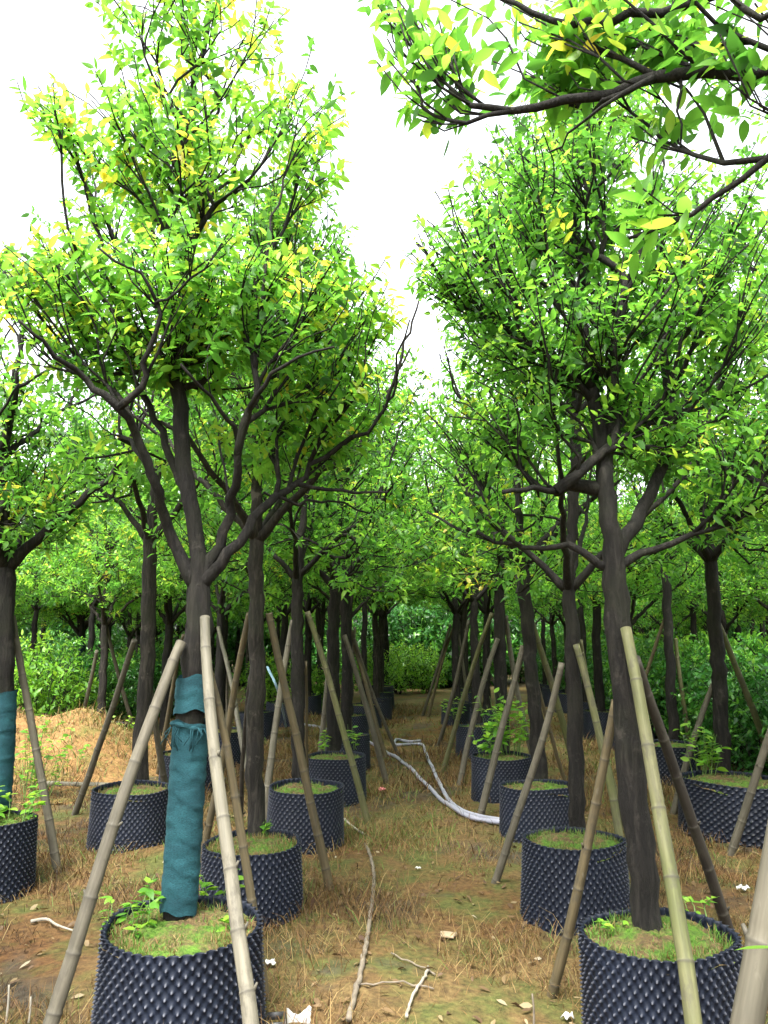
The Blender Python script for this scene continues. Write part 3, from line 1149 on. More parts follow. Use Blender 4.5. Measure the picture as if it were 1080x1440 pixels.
# generic crown in metres round a trunk at b
def crown_local(b, n, cz=4.1, R=1.25, Hh=1.75, rs=None, low=True):
    rs = rs or RS
    E = [(b + np.array([0, 0, cz - b[2]]), (R * .75, R * .75, Hh), int(n * .34))]
    for k in range(7):
        a = k * 2 * math.pi / 7 + rs.uniform(-.4, .4)
        rr = R * rs.uniform(.55, .85)
        E.append((b + np.array([math.cos(a) * rr, math.sin(a) * rr, cz - b[2] + rs.uniform(-1.3, .7)]), (R * .5, R * .5, R * .42), int(n * .075)))
    if low:
        for k in range(7):
            a = k * .9 + rs.rand()
            E.append((b + np.array([math.cos(a) * R * .75, math.sin(a) * R * .75, rs.uniform(2.15, 3.0) - b[2]]), (R * .5, R * .5, .35), int(n * .055)))
    return E


# ------------------------------------------------------------------ build the named trees and their pots
bL1 = build_L1()
bR1 = build_R1()
bR0 = build_R0()
bL2 = build_semi('L2', 404, (358, 1176), [(358, 1050), (360, 900), (361, 760)], .060,
                 lambda Y, b: [pell(400, 370, 110, 90, Y, .9, 110), pell(360, 500, 150, 90, Y, .9, 90), pell(440, 620, 120, 70, Y, .8, 45), pell(300, 620, 110, 70, Y, .8, 40), pell(390, 300, 70, 60, Y, .6, 45), pell(480, 480, 60, 80, Y, .7, 40)],
                 'straight tree with bare grey brown trunk in the pot behind the teal wrapped tree', L=.07, per=15, bark=BARKG, lead_h=5.0)
bR2 = build_semi('R2', 505, (812, 1169), [(810, 1050), (806, 930), (800, 830)], .056,
                 lambda Y, b: [pell(760, 250, 120, 100, Y, .9, 110), pell(700, 380, 100, 90, Y, .9, 70), pell(860, 380, 120, 100, Y, .9, 80), pell(760, 500, 120, 70, Y, .8, 50), pell(680, 600, 90, 60, Y, .7, 30), pell(900, 560, 90, 70, Y, .7, 30), pell(830, 160, 90, 60, Y, .6, 50)],
                 'dark slim tree in the pot where the white hose ends', L=.066, per=15, lead_h=5.6)
bL3 = build_semi('L3', 606, (420, 1098), [(419, 1000), (418, 900), (418, 815)], .065,
                 lambda Y, b: crown_local(b, 330, rs=np.random.RandomState(6)), 'tree forking in a wide Y above two crossed pale props, behind the unwrapped grey trunk', L=.08, nl=4, lead_h=5.0, singles=0)
bR3 = build_semi('R3', 707, (760, 1092), [(753, 1000), (744, 900), (735, 800)], .070,
                 lambda Y, b: crown_local(b, 330, rs=np.random.RandomState(7)), 'tree leaning slightly towards the path, between the hose pot and the overgrown pot', L=.08, lead_h=5.6, singles=0)
bM0 = build_semi('M0', 808, (-8, 1150), [(0, 1050), (4, 950), (8, 800)], .085,
                 lambda Y, b: [pell(30, 620, 90, 110, Y, .8, 90), pell(-60, 560, 110, 120, Y, .8, 60), pell(60, 720, 60, 60, Y, .7, 35), pell(-20, 400, 80, 90, Y + .3, .8, 40)],
                 'tree with teal cloth round its lower trunk beside the earth mound', L=.08, lead_h=4.6)
wrapM = [o for o in COL.objects if o.get('label', '').startswith('tree with teal cloth')][0]
wrap(wrapM, bM0, TRUNKS['M0'], POT_SOIL + .05, zat(972, bM0[1]), WRAP, None, 8)
bS1 = build_semi('S1', 909, (1018, 1086), [(1012, 980), (1006, 880), (1000, 790)], .075,
                 lambda Y, b: crown_local(b, 340, rs=np.random.RandomState(9)), 'dark tree with a leafy weed at its foot in the wide pot before the hedge', L=.08, lead_h=5.4, singles=0)

# generic trees: a few builds, copied with all their parts
VAR = []


def build_variant(seed, r, fork_h, h, R, bark, n=330, nl=4):
    rs = np.random.RandomState(seed)
    T = Tree(seed)
    b = np.array([0, 0, 0.0])
    tr = [np.array([0, 0, -.1]), np.array([0, 0, .02]), np.array([rs.randn() * .015, rs.randn() * .015, fork_h * .5]), np.array([rs.randn() * .03, rs.randn() * .03, fork_h])]
    ids = T.path(tr, r, r * .85, ok=False, step=.14)
    T.minr[ids[0]] = r * 1.2
    fork = ids[-1]
    p = T.pos[fork]
    top = np.array([rs.randn() * .15, rs.randn() * .15, h])
    ld = T.path([p * .55 + top * .45 + [rs.randn() * .08, rs.randn() * .08, 0], top], r * .68, .006, fork, T.part[fork], ok_from=.2, step=.14)
    limb_set(T, fork, nl, rs, 1.7, r * .5, rs.rand() * 6)
    limb_set(T, ld[len(ld) // 3], 3, rs, 1.2, r * .34, rs.rand() * 6)
    cz = fork_h + (h - fork_h) * .55
    T.grow(ell_targets(rs, crown_local(b, n, cz, R, (h - fork_h) * .5, rs)), (0, 0), 1.5)
    root = finish_tree(T, (0, 0, 0), 'x', bark=bark, per=15, L=.084, singles=0, tpl=2, yellow=.012)
    return root


for sd_, r_, fh, h_, R_, bk in ((1, .075, 1.8, 5.4, 1.3, BARK), (2, .07, 1.95, 5.8, 1.2, BARKG), (3, .08, 1.7, 5.2, 1.4, BARK), (4, .062, 2.1, 6.0, 1.15, BARK), (5, .07, 1.6, 5.0, 1.3, BARKG), (6, .085, 1.9, 6.2, 1.45, BARK)):
    VAR.append(build_variant(1000 + sd_, r_, fh, h_, R_, bk))
VR = (.075, .07, .08, .062, .07, .085)
used = [False] * len(VAR)


def place_tree(v, x, y, z, sc, label, group=None, key=None, rz=None):
    if used[v]:
        o = copy_tree(VAR[v])
    else:
        o = VAR[v]
        used[v] = True
    o.location = (float(x), float(y), float(z))
    o.rotation_euler = (0, 0, random.uniform(0, 6.28) if rz is None else rz)
    o.scale = (sc, sc, sc * random.uniform(.95, 1.06))
    for k in ('label', 'category', 'group'):
        if k in o: del o[k]
    tag(o, label, 'tree', group)
    if key:
        TRUNKS[key] = (lambda c, r: (lambda zz: (c, r)))(np.array([x, y]), VR[v] * sc * .92)
    return o


# pots of the named trees
def pot_at(px, py, wpx, label, **kw):
    c = G(px, py, POT_H)
    t = np.linalg.norm(c - CAM)
    fw = np.array([0, math.cos(PITCH), math.sin(PITCH)])
    R = kw.pop('R', None) or 0.5 * wpx * ((c - CAM) @ fw) / F
    return make_pot(c[0], c[1], R, label, **kw), c, R


pot_at(257, 1297, 220, 'dark blue dimpled plastic pot holding the teal wrapped tree, weeds round its rim', near=True, soil=2, flare=.03)
pot_at(925, 1310, 206, 'black dimpled plastic pot with seam and mossy soil, crossed by the yellow green prop', near=True, soil=0, flare=.0)
pot_at(356, 1183, 137, 'dimpled pot under the straight unwrapped grey trunk, behind the teal wrapped tree', near=True, soil=2)
pot_at(806, 1178, 139, 'mossy dimpled pot where the white hose ends', near=True, soil=1)
pot_at(430, 1105, 105, 'dimpled pot with grassy soil under the tree forking in a wide Y', soil=1)
pot_at(755, 1103, 100, 'dimpled pot between the mossy hose pot and the overgrown pot', soil=1)
pot_at(-14, 1152, 122, 'dimpled pot with trailing weeds beside the earth mound', near=True, soil=0)
pot_at(1035, 1095, 148, 'wide dimpled pot with leafy weed before the hedge', soil=1)
make_pot(bR0[0], bR0[1], .34, 'dimpled pot of the tree whose boughs hang overhead', soil=0)

# row trees built as copies: key, base pixel on the soil plane, pot rim pixel, pot width, variant, scale, label
ROWT = [
    ('L4', (470, 1056), (472, 1062), 82, 0, 1.08, 'tree behind the wide Y fork, with a white prop standing at its pot'),
    ('L5', (486, 1028), (489, 1032), 58, 5, 1.0, None),
    ('M1', (196, 1098), (187, 1107), 103, 1, 1.08, 'straight slim tree in the pot beside the fallen bamboo'),
    ('M2', (262, 1052), (268, 1057), 76, 3, 1.0, None),
    ('M3', (141, 1014), (150, 1017), 56, 4, .95, 'pale grey forked tree with a white prop behind the earth mound'),
    ('M4', (306, 1022), (315, 1026), 62, 2, .95, None),
    ('R4', (708, 1052), (706, 1062), 80, 5, .95, 'tree with a tall bright green weed at its foot, beside the bend of the hose'),
    ('R5', (672, 1016), (668, 1020), 54, 0, 1.0, None),
    ('R6', (643, 985), (641, 988), 40, 2, 1.1, None),
    ('S2', (948, 1037), (935, 1045), 84, 3, 1.12, 'slim straight dark tree close against the hedge'),
]
BACKG = 'potted trees standing further down the rows'
BACKL = 'slim bare trunked nursery tree standing further down the rows'
POTG = 'pots further down the rows'
POTL = 'small dimpled dark pot further down the rows'
taken = []
for key, bp, pp, wpx, v, sc, lab in ROWT:
    b = G(bp[0], bp[1], POT_SOIL)
    place_tree(v, b[0], b[1], POT_SOIL, sc, lab or BACKL, None if lab else BACKG, key)
    nm = {'L4': 'dimpled pot behind the wide Y forked tree, white prop at its rim', 'M1': 'dimpled pot at the end of the fallen bamboo', 'M3': 'blue dimpled pot half hidden by the earth mound',
          'R4': 'dimpled pot overgrown by a tall bright green weed', 'S2': 'dimpled pot of the slim tree against the hedge'}.get(key)
    pot_at(pp[0], pp[1], wpx, nm or POTL, group=None if nm else POTG, R=None)
    taken.append((b[0], b[1]))
taken += [(q[0], q[1]) for q in (bL1, bR1, bR0, bL2, bR2, bL3, bR3, bM0, bS1)]

# further trees of the rows
rows = [(-0.95, 13.0, 25, True, 'slim potted tree far along the path in the row on the mound side'), (1.25, 14.5, 26, True, 'slim potted tree far along the path in the row on the hedge side'),
        (-2.6, 13.4, 27, True, 'slim potted tree beyond the mound, one row away from the path'), (3.35, 12.0, 26, True, 'slim potted tree standing right before the hedge, past the wide pot'),
        (-4.4, 13.6, 28, False, 'slim tree in the first row behind the earth mound'), (-6.4, 15.5, 30, False, 'slim tree in the outer rows past the earth mound'), (-8.2, 14.5, 30, False, 'slim tree in the outer rows past the earth mound'),
        (5.9, 8.6, 28, False, 'tree whose trunk rises right behind the hedge'), (7.6, 10.6, 30, False, 'dark tree well behind the hedge'), (9.3, 13.2, 30, False, 'dark tree well behind the hedge'),
        (-10.0, 15.0, 30, False, 'slim tree in the outer rows past the earth mound'), (11.3, 17.0, 30, False, 'dark tree well behind the hedge')]
for off, y0, y1, pot, rlab in rows:
    yy = y0
    while yy < y1:
        x = row_x(off, yy) + random.uniform(-.15, .15)
        y = yy + random.uniform(-.25, .25)
        yy += 2.0
        if abs(x) / y > 0.64: continue
        if min((x - a) ** 2 + (y - c) ** 2 for a, c in taken) < 0.9: continue
        taken.append((x, y))
        v = random.randrange(6)
        place_tree(v, x, y, POT_SOIL if pot else 0.0, random.uniform(.95, 1.18), rlab, 'trees: ' + rlab)
        if pot and y < 22: make_pot(x, y, .31, POTL, group=POTG)
# the wood that closes the view
for k in range(100):
    y = random.uniform(28, 50)
    x = random.uniform(-.58, .58) * y
    if min((x - a) ** 2 + (y - c) ** 2 for a, c in taken) < 2.2: continue
    taken.append((x, y))
    place_tree(random.randrange(6), x, y, 0, random.uniform(1.15, 1.5), 'dark tree of the wood closing off the far end of the path', 'trees of the far wood')
# tree off the right edge that carries the prop at the frame's border
bS0 = G(1200, 1150, POT_SOIL)
place_tree(0, bS0[0], bS0[1], POT_SOIL, 1.05, 'tree just past the wide pot holding the tall brown prop before the wide pot', None, 'S0')
make_pot(bS0[0], bS0[1], .36, 'dimpled pot next to the wide pot, away from the path')
taken.append((bS0[0], bS0[1]))
# neighbours of the camera and rows to the sides so that the shade is right
for x, y in ((-3.3, 2.4), (3.6, 2.6), (-4.9, 5.0), (5.2, 5.2), (-2.2, -1.6), (2.4, -1.2)):
    place_tree(random.randrange(6), x, y, 0, 1.0, 'nursery tree beside the viewer, outside the frame', 'trees outside the frame')
# tree with a blue cloth
bB = G(108, 1003)
tb = place_tree(3, bB[0], bB[1], 0, 1.05, 'tree behind the mound with dark blue cloth round its trunk', None, 'BL', rz=0)
tb.scale = (1, 1, 1)
wrap(tb, (bB[0], bB[1], 0), lambda z: (np.array([bB[0], bB[1]]), .068), .75, 1.75, WRAPB, None, 9)


# ------------------------------------------------------------------ bamboo props
def bamboo_mesh(L, r, seed):
    rs = np.random.RandomState(seed)
    zs, rd, tn, off = [], [], [], []
    z = 0.0
    nodes = []
    z = rs.uniform(.05, .25)
    while z < L - .03:
        nodes.append(z)
        z += rs.uniform(.20, .30) * (r / .032) ** .4
    s = np.concatenate([[0, L]] + [np.array([n - .03, n - .010, n - .004, n, n + .004, n + .010, n + .03]) for n in nodes] + [np.arange(.06, L, .09)])
    s = np.unique(np.clip(s, 0, L))
    tap = 1.0 - 0.22 * s / L
    rr = r * tap
    tone = np.zeros_like(s)
    kx, ky = np.zeros_like(s), np.zeros_like(s)
    for n in nodes:
        d = s - n
        rr = rr * (1 + .075 * np.exp(-(d / .006) ** 2) - .05 * np.exp(-((d - .012) / .008) ** 2))
        tone = np.maximum(tone, .75 * np.exp(-((d + .002) / .005) ** 2))
        a, b = rs.randn(2) * .020
        kx += a * np.maximum(0, d)
        ky += b * np.maximum(0, d)
    kx -= kx[-1] * s / L
    ky -= ky[-1] * s / L
    bow = rs.randn() * .016 * L
    ky += bow * 4 * (s / L) * (1 - s / L)
    pts = np.stack([kx, ky, s], -1)
    V, Q, T = tube(pts, rr, 14, True)
    # hollow cut end: sink the cap centre
    V[-1] = V[-1] - np.array([0, 0, .03])
    tone_v = np.concatenate([np.repeat(tone, 14), [0, .9]])
    mb = MB()
    mb.add(V, Q, T, tone_v)
    # branch stubs at some nodes
    for n in nodes:
        if rs.rand() < .45:
            a = rs.rand() * 6.28
            i = int(np.argmin(np.abs(s - n)))
            p0 = pts[i] + np.array([math.cos(a), math.sin(a), 0]) * rr[i] * .8
            p1 = p0 + np.array([math.cos(a) * .016, math.sin(a) * .016, .02])
            mb.add(*tube(np.array([p0, p1]), [.008, .004], 6), a=.5)
    return mb, pts


NP = [0]


def prop(key, foot, top, wpx, colour, label, group=None, world=None):
    """foot = photo pixel of its foot on the ground, top = photo pixel of its upper end, which leans on trunk `key`"""
    NP[0] += 1
    fpos = G(foot[0], foot[1], 0.0)
    fpos[2] = float(gz(fpos[0], fpos[1])) - .06
    fn = TRUNKS[key]
    c, rt = fn(1.7)
    d = ray(*top)
    c, rt = fn(CAMH + d[2] * c[1] / d[1])
    # a foot hidden behind other things: slide it down the line of the pole until it stands by its tree
    fx, fy = float(foot[0]), float(foot[1])
    sl = (foot[0] - top[0]) / float(foot[1] - top[1])
    while fpos[1] - c[1] > .75 and fy < 1500:
        fy += 2
        fx += 2 * sl
        fpos = G(fx, fy, 0.0)
    fpos[2] = float(gz(fpos[0], fpos[1])) - .06
    r = 0.365 * wpx * (0.5 * (fpos[1] + c[1])) / F
    r = min(max(r, .016), .036)
    # ray point at distance rt + r from the trunk axis, on the foot's side
    d2, e = d[:2], CAM[:2] - c
    A, B, Cc = d2 @ d2, 2 * d2 @ e, e @ e - (rt + r * .85) ** 2
    disc = B * B - 4 * A * Cc
    if disc <= 0: t = -B / (2 * A)
    else:
        front = (fpos - np.array([c[0], c[1], 0]))[1] < 0
        t = (-B - math.sqrt(disc)) / (2 * A) if front else (-B + math.sqrt(disc)) / (2 * A)
    tp = CAM + d * t
    gap = np.linalg.norm(tp[:2] - c) - rt - r
    if gap > .02:   # pull the upper end in until it touches the trunk
        tp[:2] -= (tp[:2] - c) / np.linalg.norm(tp[:2] - c) * gap * .9
    if world:
        fpos, tp, r = np.array(world[0]), np.array(world[1]), world[2]
    L = float(np.linalg.norm(tp - fpos))
    mb, _ = bamboo_mesh(L, r, 500 + NP[0])
    o = obj('bamboo_prop', mb.mesh('bamboo_prop', BAM[colour]))
    o.location = Vector(fpos.tolist())
    q = Vector((tp - fpos).tolist()).to_track_quat('Z', 'Y')
    o.rotation_mode = 'QUATERNION'
    o.rotation_quaternion = q
    tag(o, label, 'bamboo prop', group or 'bamboo props steadying the trees')
    return o


T1, T2 = 'the teal wrapped low forking tree', 'the straight unwrapped grey trunk'
prop('L1', (30, 1550), (255, 903), 26, 'grey', 'thick grey green bamboo prop splayed from the path, on ' + T1)
prop('L1', (384, 1690), (288, 868), 28, 'pale', 'thick pale bamboo prop crossing before the pot of ' + T1)
prop('L1', (376, 1408), (290, 930), 18, 'brown', 'dark bamboo prop with its foot against the pot of ' + T1)
prop('L2', (466, 1250), (378, 862), 17, 'brown', 'brown bamboo prop slanting to the path from ' + T2)
prop('L2', (276, 1236), (351, 862), 15, 'brown', 'brown bamboo prop slanting away from the path under ' + T2)
prop('L2', (340, 1150), (352, 950), 9, 'dark', 'thin dark upright stake right beside ' + T2)
prop('L3', (520, 1154), (432, 860), 13, 'green', 'olive bamboo prop slanting to the path from the wide Y fork tree')
prop('L3', (371, 1162), (412, 872), 14, 'pale', 'whitish bamboo prop slanting away from the path under the wide Y fork tree')
prop('L3', (432, 1075), (430, 930), 6, 'brown', 'short thin brown stake behind the wide Y fork tree')
prop('L4', (446, 1095), (465, 880), 12, 'pale', 'white bamboo prop standing between the pots behind the wide Y fork tree')
prop('L4', (546, 1102), (484, 893), 12, 'grey', 'grey bamboo prop reaching the hose from the tree behind the wide Y fork')
far = 'slender bamboo prop against a tree far down the rows'
for key, ft, tp, wd, cl in (
        ('L5', (494, 1028), (489, 880), 8, 'pale'), ('L5', (545, 1068), (493, 884), 9, 'brown'), ('L5', (556, 1042), (507, 898), 7, 'grey'), ('L5', (487, 1030), (499, 882), 7, 'pale'),
        ('R5', (672, 1000), (664, 886), 8, 'pale'), ('R5', (617, 1037), (656, 872), 9, 'grey'), ('R6', (658, 1000), (643, 885), 6, 'pale'), ('R6', (602, 1007), (640, 876), 8, 'brown'),
        ('R6', (601, 980), (630, 878), 6, 'grey'), ('M2', (228, 1035), (236, 900), 7, 'pale'), ('M4', (352, 1088), (307, 882), 12, 'pale'), ('M4', (330, 1010), (350, 930), 6, 'pale'), ('M2', (221, 1090), (258, 892), 8, 'brown')):
    prop(key, ft, tp, wd, cl, {'pale': 'pale ', 'grey': 'grey ', 'brown': 'brown '}[cl] + far, 'props far down the rows')
prop('M0', (84, 1226), (17, 866), 16, 'grey', 'weathered grey bamboo prop before the earth mound, on the wrapped tree beside it')
prop('M1', (103, 1142), (186, 900), 13, 'grey', 'grey bamboo prop crossing before the earth mound to the slim straight tree')
prop('M1', (240, 1132), (206, 940), 13, 'grey', 'grey bamboo prop behind the teal wrap, on the slim straight tree')
prop('M3', (190, 1022), (148, 876), 8, 'grey', 'grey bamboo prop on the pale forked tree, slanting towards the path')
prop('M3', (114, 1012), (136, 915), 12, 'pale', 'white bamboo prop on the pale forked tree behind the mound')
prop('R1', (1011, 1690), (880, 884), 30, 'green', 'thick yellow green bamboo prop crossing before the mossy seamed pot')
prop('R1', (1046, 1350), (893, 925), 22, 'dark', 'blackish bamboo prop on the dark trunk above the mossy seamed pot')
prop('R1', (771, 1386), (866, 985), 20, 'brown', 'brown bamboo prop with foot on the path, leaning on the dark trunk')
prop('R2', (885, 1274), (810, 906), 16, 'green', 'pale green bamboo prop behind the dark trunk, on the slim tree where the hose ends')
prop('R2', (692, 1242), (790, 932), 15, 'grey', 'grey bamboo prop beside the hose end, on the slim tree where the hose ends')
prop('R2', (872, 1132), (816, 900), 10, 'green', 'thin olive bamboo prop behind the slim tree where the hose ends')
prop('R3', (806, 1080), (745, 866), 15, 'green', 'thick olive bamboo prop on the leaning tree, slanting to the hedge')
prop('R3', (672, 1153), (736, 908), 14, 'grey', 'grey bamboo prop at the hose, on the tree leaning to the path')
prop('R3', (798, 1096), (742, 900), 8, 'brown', 'thin brown bamboo prop beside the thick olive one on the leaning tree')
prop('R4', (757, 1077), (711, 866), 12, 'pale', 'pale bamboo prop on the tree with the tall weed, slanting to the hedge')
prop('R4', (645, 1106), (700, 898), 12, 'grey', 'grey bamboo prop beside the tall weed, slanting to the path')
prop('R4', (629, 1064), (692, 862), 10, 'green', 'olive bamboo prop ending at the bend of the hose')
prop('S1', (1095, 1105), (1008, 872), 13, 'green', 'olive bamboo prop in front of the hedge, on the tree in the wide pot')
prop('S1', (944, 1142), (1003, 962), 13, 'grey', 'short grey bamboo prop by the leafy weed of the wide pot')
prop('S0', (1024, 1198), (1094, 890), 16, 'grey', 'tall brown grey bamboo prop standing before the wide pot')
prop('S2', (976, 1076), (950, 898), 9, 'green', 'greenish bamboo prop on the slim tree against the hedge')
prop('S2', (896, 1000), (938, 862), 8, 'brown', 'thin olive bamboo prop behind the slim tree against the hedge')
prop('R0', (1022, 1495), (1120, 960), 46, 'grey', 'stout grey bamboo prop close to the viewer, with a bright leaf beside it', world=((.36, 1.50, -.05), (1.03, 1.745, 1.93), .033))


# ------------------------------------------------------------------ shrubs, hedge
def build_shrub(name, seed, R, H, n, L, mat, per=9, bright=0.0):
    rs = np.random.RandomState(seed)
    T = Tree(seed)
    for k in range(5):
        a = k * 1.257 + rs.rand()
        d = np.array([math.cos(a), math.sin(a), 0]) * R * .3
        T.path([np.array([d[0] * .2, d[1] * .2, -.05]), d + [0, 0, H * .35], d * 1.9 + [0, 0, H * .7]], .014, .005, -1, 0, step=.12)
    E = [(np.array([0, 0, H * .5]), (R, R, H * .5), n)]
    t = ell_targets(rs, E, k=1.3)
    t = t[t[:, 2] > .12]
    T.grow(t, (0, 0), 1.3)
    root = empty(name)
    for k, me in T.meshes(BARK, (0, 0, 0), trunk_sides=8).items():
        obj('stem', me, root)
    B, A, N, S, ln, tn = T.leaves(per, L, .16, 0)
    top = np.clip((B[:, 2] / H - .72) * 1.4, 0, .45)  # upper leaves tinted lighter, painting in the daylight that falls on top
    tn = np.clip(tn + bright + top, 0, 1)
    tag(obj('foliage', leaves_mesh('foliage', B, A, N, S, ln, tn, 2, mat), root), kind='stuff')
    return root


def put(proto_used, proto, x, y, sc, label, cat, group=None):
    o = copy_tree(proto) if proto_used else proto
    o.location = (float(x), float(y), 0)
    o.rotation_euler = (0, 0, random.uniform(0, 6.28))
    o.scale = (sc, sc, sc * random.uniform(.92, 1.08))
    tag(o, label, cat, group)
    return o


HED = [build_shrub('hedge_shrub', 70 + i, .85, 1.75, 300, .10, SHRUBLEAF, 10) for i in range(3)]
hu = [False] * 3
for lane, offx in enumerate((4.45, 5.5)):
    yy = 6.6 + lane * .5
    while yy < 27:
        x = row_x(offx, yy) + random.uniform(-.12, .12) - .2
        if abs(x) / yy < .68:
            v = random.randrange(3)
            put(hu[v], HED[v], x, yy, random.uniform(.93, 1.08), 'glossy dark green shrub of the dense hedge', 'shrub', 'hedge shrubs')
            hu[v] = True
        yy += .95 if lane == 0 else 1.3
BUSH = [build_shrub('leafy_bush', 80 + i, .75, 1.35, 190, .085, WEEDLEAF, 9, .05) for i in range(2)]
bu = [False, False]


def bush(px, py, sc, label, group=None, dy=0):
    p = G(px, py)
    if dy: p = P(px, 900, dy)
    v = random.randrange(2)
    put(bu[v], BUSH[v], p[0], p[1], sc, label, 'bush', group)
    bu[v] = True


bush(50, 1012, 1.35, 'bright yellow green bush on top of the rise behind the earth mound', dy=12.6)
bush(96, 1006, 1.0, 'yellow green bush by the dark blue wrapped trunk', dy=13.4)
bush(-10, 1005, 1.2, 'yellow green bush behind the wrapped tree at the mound', dy=12.0)
bush(528, 984, 1.15, 'bright green bush at the far end of the path')
bush(560, 976, 1.3, 'dull green bush in the gap closing the path')
bush(598, 975, 1.2, 'small leafed bush at the end of the path on the hedge side')
for k, (dx, yy, sc) in enumerate(((-1.6, 28, 1.9), (-.4, 29.5, 2.2), (.8, 28.5, 2.0), (2.0, 29, 2.2), (.2, 31.5, 2.5), (-1.2, 32, 2.4), (1.6, 32, 2.4))):
    put(True, HED[k % 3], row_x(.15, yy) + dx, yy, sc, 'tall dark shrub closing the path against the wood', 'shrub', 'shrubs closing the path')
bush(380, 1000, 1.1, 'fresh green bush between the rows beside the pale blue tube')
bush(450, 1003, .9, 'fresh green bush behind the wide Y fork tree')
for k in range(75):
    y = random.uniform(27, 36)
    x = random.uniform(-.62, .62) * y
    if abs(x - row_x(.15, y)) < .9 and y < 27: continue
    put(True, HED[random.randrange(3)], x, y, random.uniform(1.2, 2.2), 'dark undergrowth shrub below the far wood', 'shrub', 'undergrowth shrubs')
for k in range(26):
    y = random.uniform(13.5, 25)
    x = -random.uniform(.25, .62) * y
    put(True, (BUSH + HED)[random.randrange(5)], x, y, random.uniform(.7, 1.1), 'green shrub growing between the outer rows beyond the mound', 'shrub', 'shrubs beyond the mound')


# ------------------------------------------------------------------ weeds
def weed(loc, h, n, R, label, seed, L=.06, tall=False, group=None):
    rs = np.random.RandomState(seed)
    root = empty('weed_plant', loc)
    nst = max(3, n // 7)
    Bs = []
    for k in range(nst):
        a = rs.rand() * 6.28
        rr = R * rs.uniform(.2, 1)
        p0 = np.array([math.cos(a) * rr * .5, math.sin(a) * rr * .5, -.03])
        p2 = np.array([math.cos(a) * rr, math.sin(a) * rr, h * rs.uniform(.55, 1.05)])
        pts = smooth_path(np.array([p0, (p0 + p2) / 2 + rs.randn(3) * .02, p2]), .03)
        mb = MB()
        mb.add(*tube(pts, np.linspace(.004, .0015, len(pts)), 5))
        obj('stem', mb.mesh('stem', WEEDSTEM), root)
        Bs.append(pts)
    for i in range(n):
        pts = Bs[i % nst]
        f = rs.uniform(.3, 1.0)
        p = pts[min(len(pts) - 1, int(f * len(pts)))]
        a = i * 2.4 + rs.rand()
        ax = nrm(np.array([math.cos(a), math.sin(a), rs.uniform(-.15, .5)]))
        nn, ss = leaf_frames(ax[None], rs, 1, .3)
        l_ = L * rs.uniform(.85, 1.5)
        o = obj('leaf', WEEDV[rs.randint(len(WEEDV))][1], root)
        M = np.eye(4)
        M[:3, 0], M[:3, 1], M[:3, 2], M[:3, 3] = ax * l_, ss[0] * l_ * 1.25, nn[0] * l_, p
        o.matrix_local = Matrix(M.tolist())
    tag(root, label, 'weed', group)
    return root


WEEDV = make_leaf_variants(WEEDLEAF, [.15, .35, .5, .65, .8, .95], 12, 'weed_leaf')
WEEDSTEM = simple_mat('weed_stem', (0.10, 0.17, 0.04), .7)
S_ = POT_SOIL + .01
weed(G(182, 1305, S_), .15, 60, .15, 'low round leaved weed at the rim of the teal wrapped tree\'s pot', 1, .042)
weed(G(222, 1275, S_), .17, 36, .12, 'light green weed beside the foot of the teal wrap', 2, .055)
weed(G(305, 1262, S_), .15, 34, .14, 'green sprig behind the teal wrap at the pot rim', 3, .05)
weed(G(318, 1312, S_), .08, 12, .05, 'small star shaped green tuft on the soil before the pale prop', 4, .05)
weed(G(198, 1318, S_), .05, 8, .05, 'flat bright green seedling at the front rim of the blue pot', 5, .045)
weed(G(862, 1308, S_), .05, 22, .10, 'dark green creeping weed on the mossy seamed pot', 6, .03)
weed(G(985, 1285, S_), .07, 24, .10, 'bright green tuft behind the yellow green prop', 7, .035)
weed(G(372, 1172, S_), .10, 16, .07, 'pale leaved sprig at the foot of the straight unwrapped trunk', 8, .06)
weed(G(716, 1062, S_), .66, 190, .34, 'tall bright green weed crowding the pot beside the hose bend', 9, .085)
weed(G(690, 1066, S_), .40, 60, .22, 'lower green weed on the path side of the overgrown pot', 10, .075)
weed(G(990, 1090, S_), .45, 80, .2, 'bright green five fingered weed in the wide pot', 11, .08)
weed(G(10, 1158, S_), .24, 100, .27, 'weed trailing over the rim of the pot beside the mound', 12, .06)
weed(G(38, 1120), .8, 190, .45, 'tall pale green weed growing before the earth mound', 13, .075)
weed(G(100, 1085, .2), .35, 40, .3, 'light green weed on the slope of the mound', 14, .06)
weed(G(500, 1050, S_), .25, 30, .16, 'leafy weed in the pot behind the white prop', 15, .06)
weed(G(455, 1058, S_), .22, 26, .16, 'green weed at the back of the white prop pot', 16, .06)
weed(G(640, 1010, .2), .45, 60, .35, 'green weed clump at the foot of the far trees on the hedge side', 17, .08)
weed(G(650, 1042), .25, 36, .25, 'low weed on the ground past the loop of the hose', 18, .07)
weed(G(330, 1042, .1), .3, 36, .25, 'low green weed among the pots behind the straight unwrapped trunk', 19, .06)
weed(G(175, 1032, .3), .25, 36, .22, 'blue green weed beside the half hidden blue pot', 20, .06)

# ------------------------------------------------------------------ dry grass and litter
def scatter(n, xr, yr, rs):
    y = rs.uniform(yr[0] ** .5, yr[1] ** .5, n) ** 2
    x = rs.uniform(-1, 1, n) * (y * .60 + .4)
    return x, y


def dens(x, y):
    return (np.sin(x * 1.9 + 1.1 * y) * np.sin(y * 1.7 - .8 * x + 2) * .5 + np.sin(x * 4.3 + 2) * np.sin(y * 3.7 + 1) * .35 + np.sin(x * 9.1 + y * 3) * np.sin(y * 8.3) * .25)


rs = np.random.RandomState(77)
PC = None
potc = np.array([(o.location.x, o.location.y, .33 * o.scale[0] + .015) for o in COL.objects if o.name.startswith('tree_pot')])


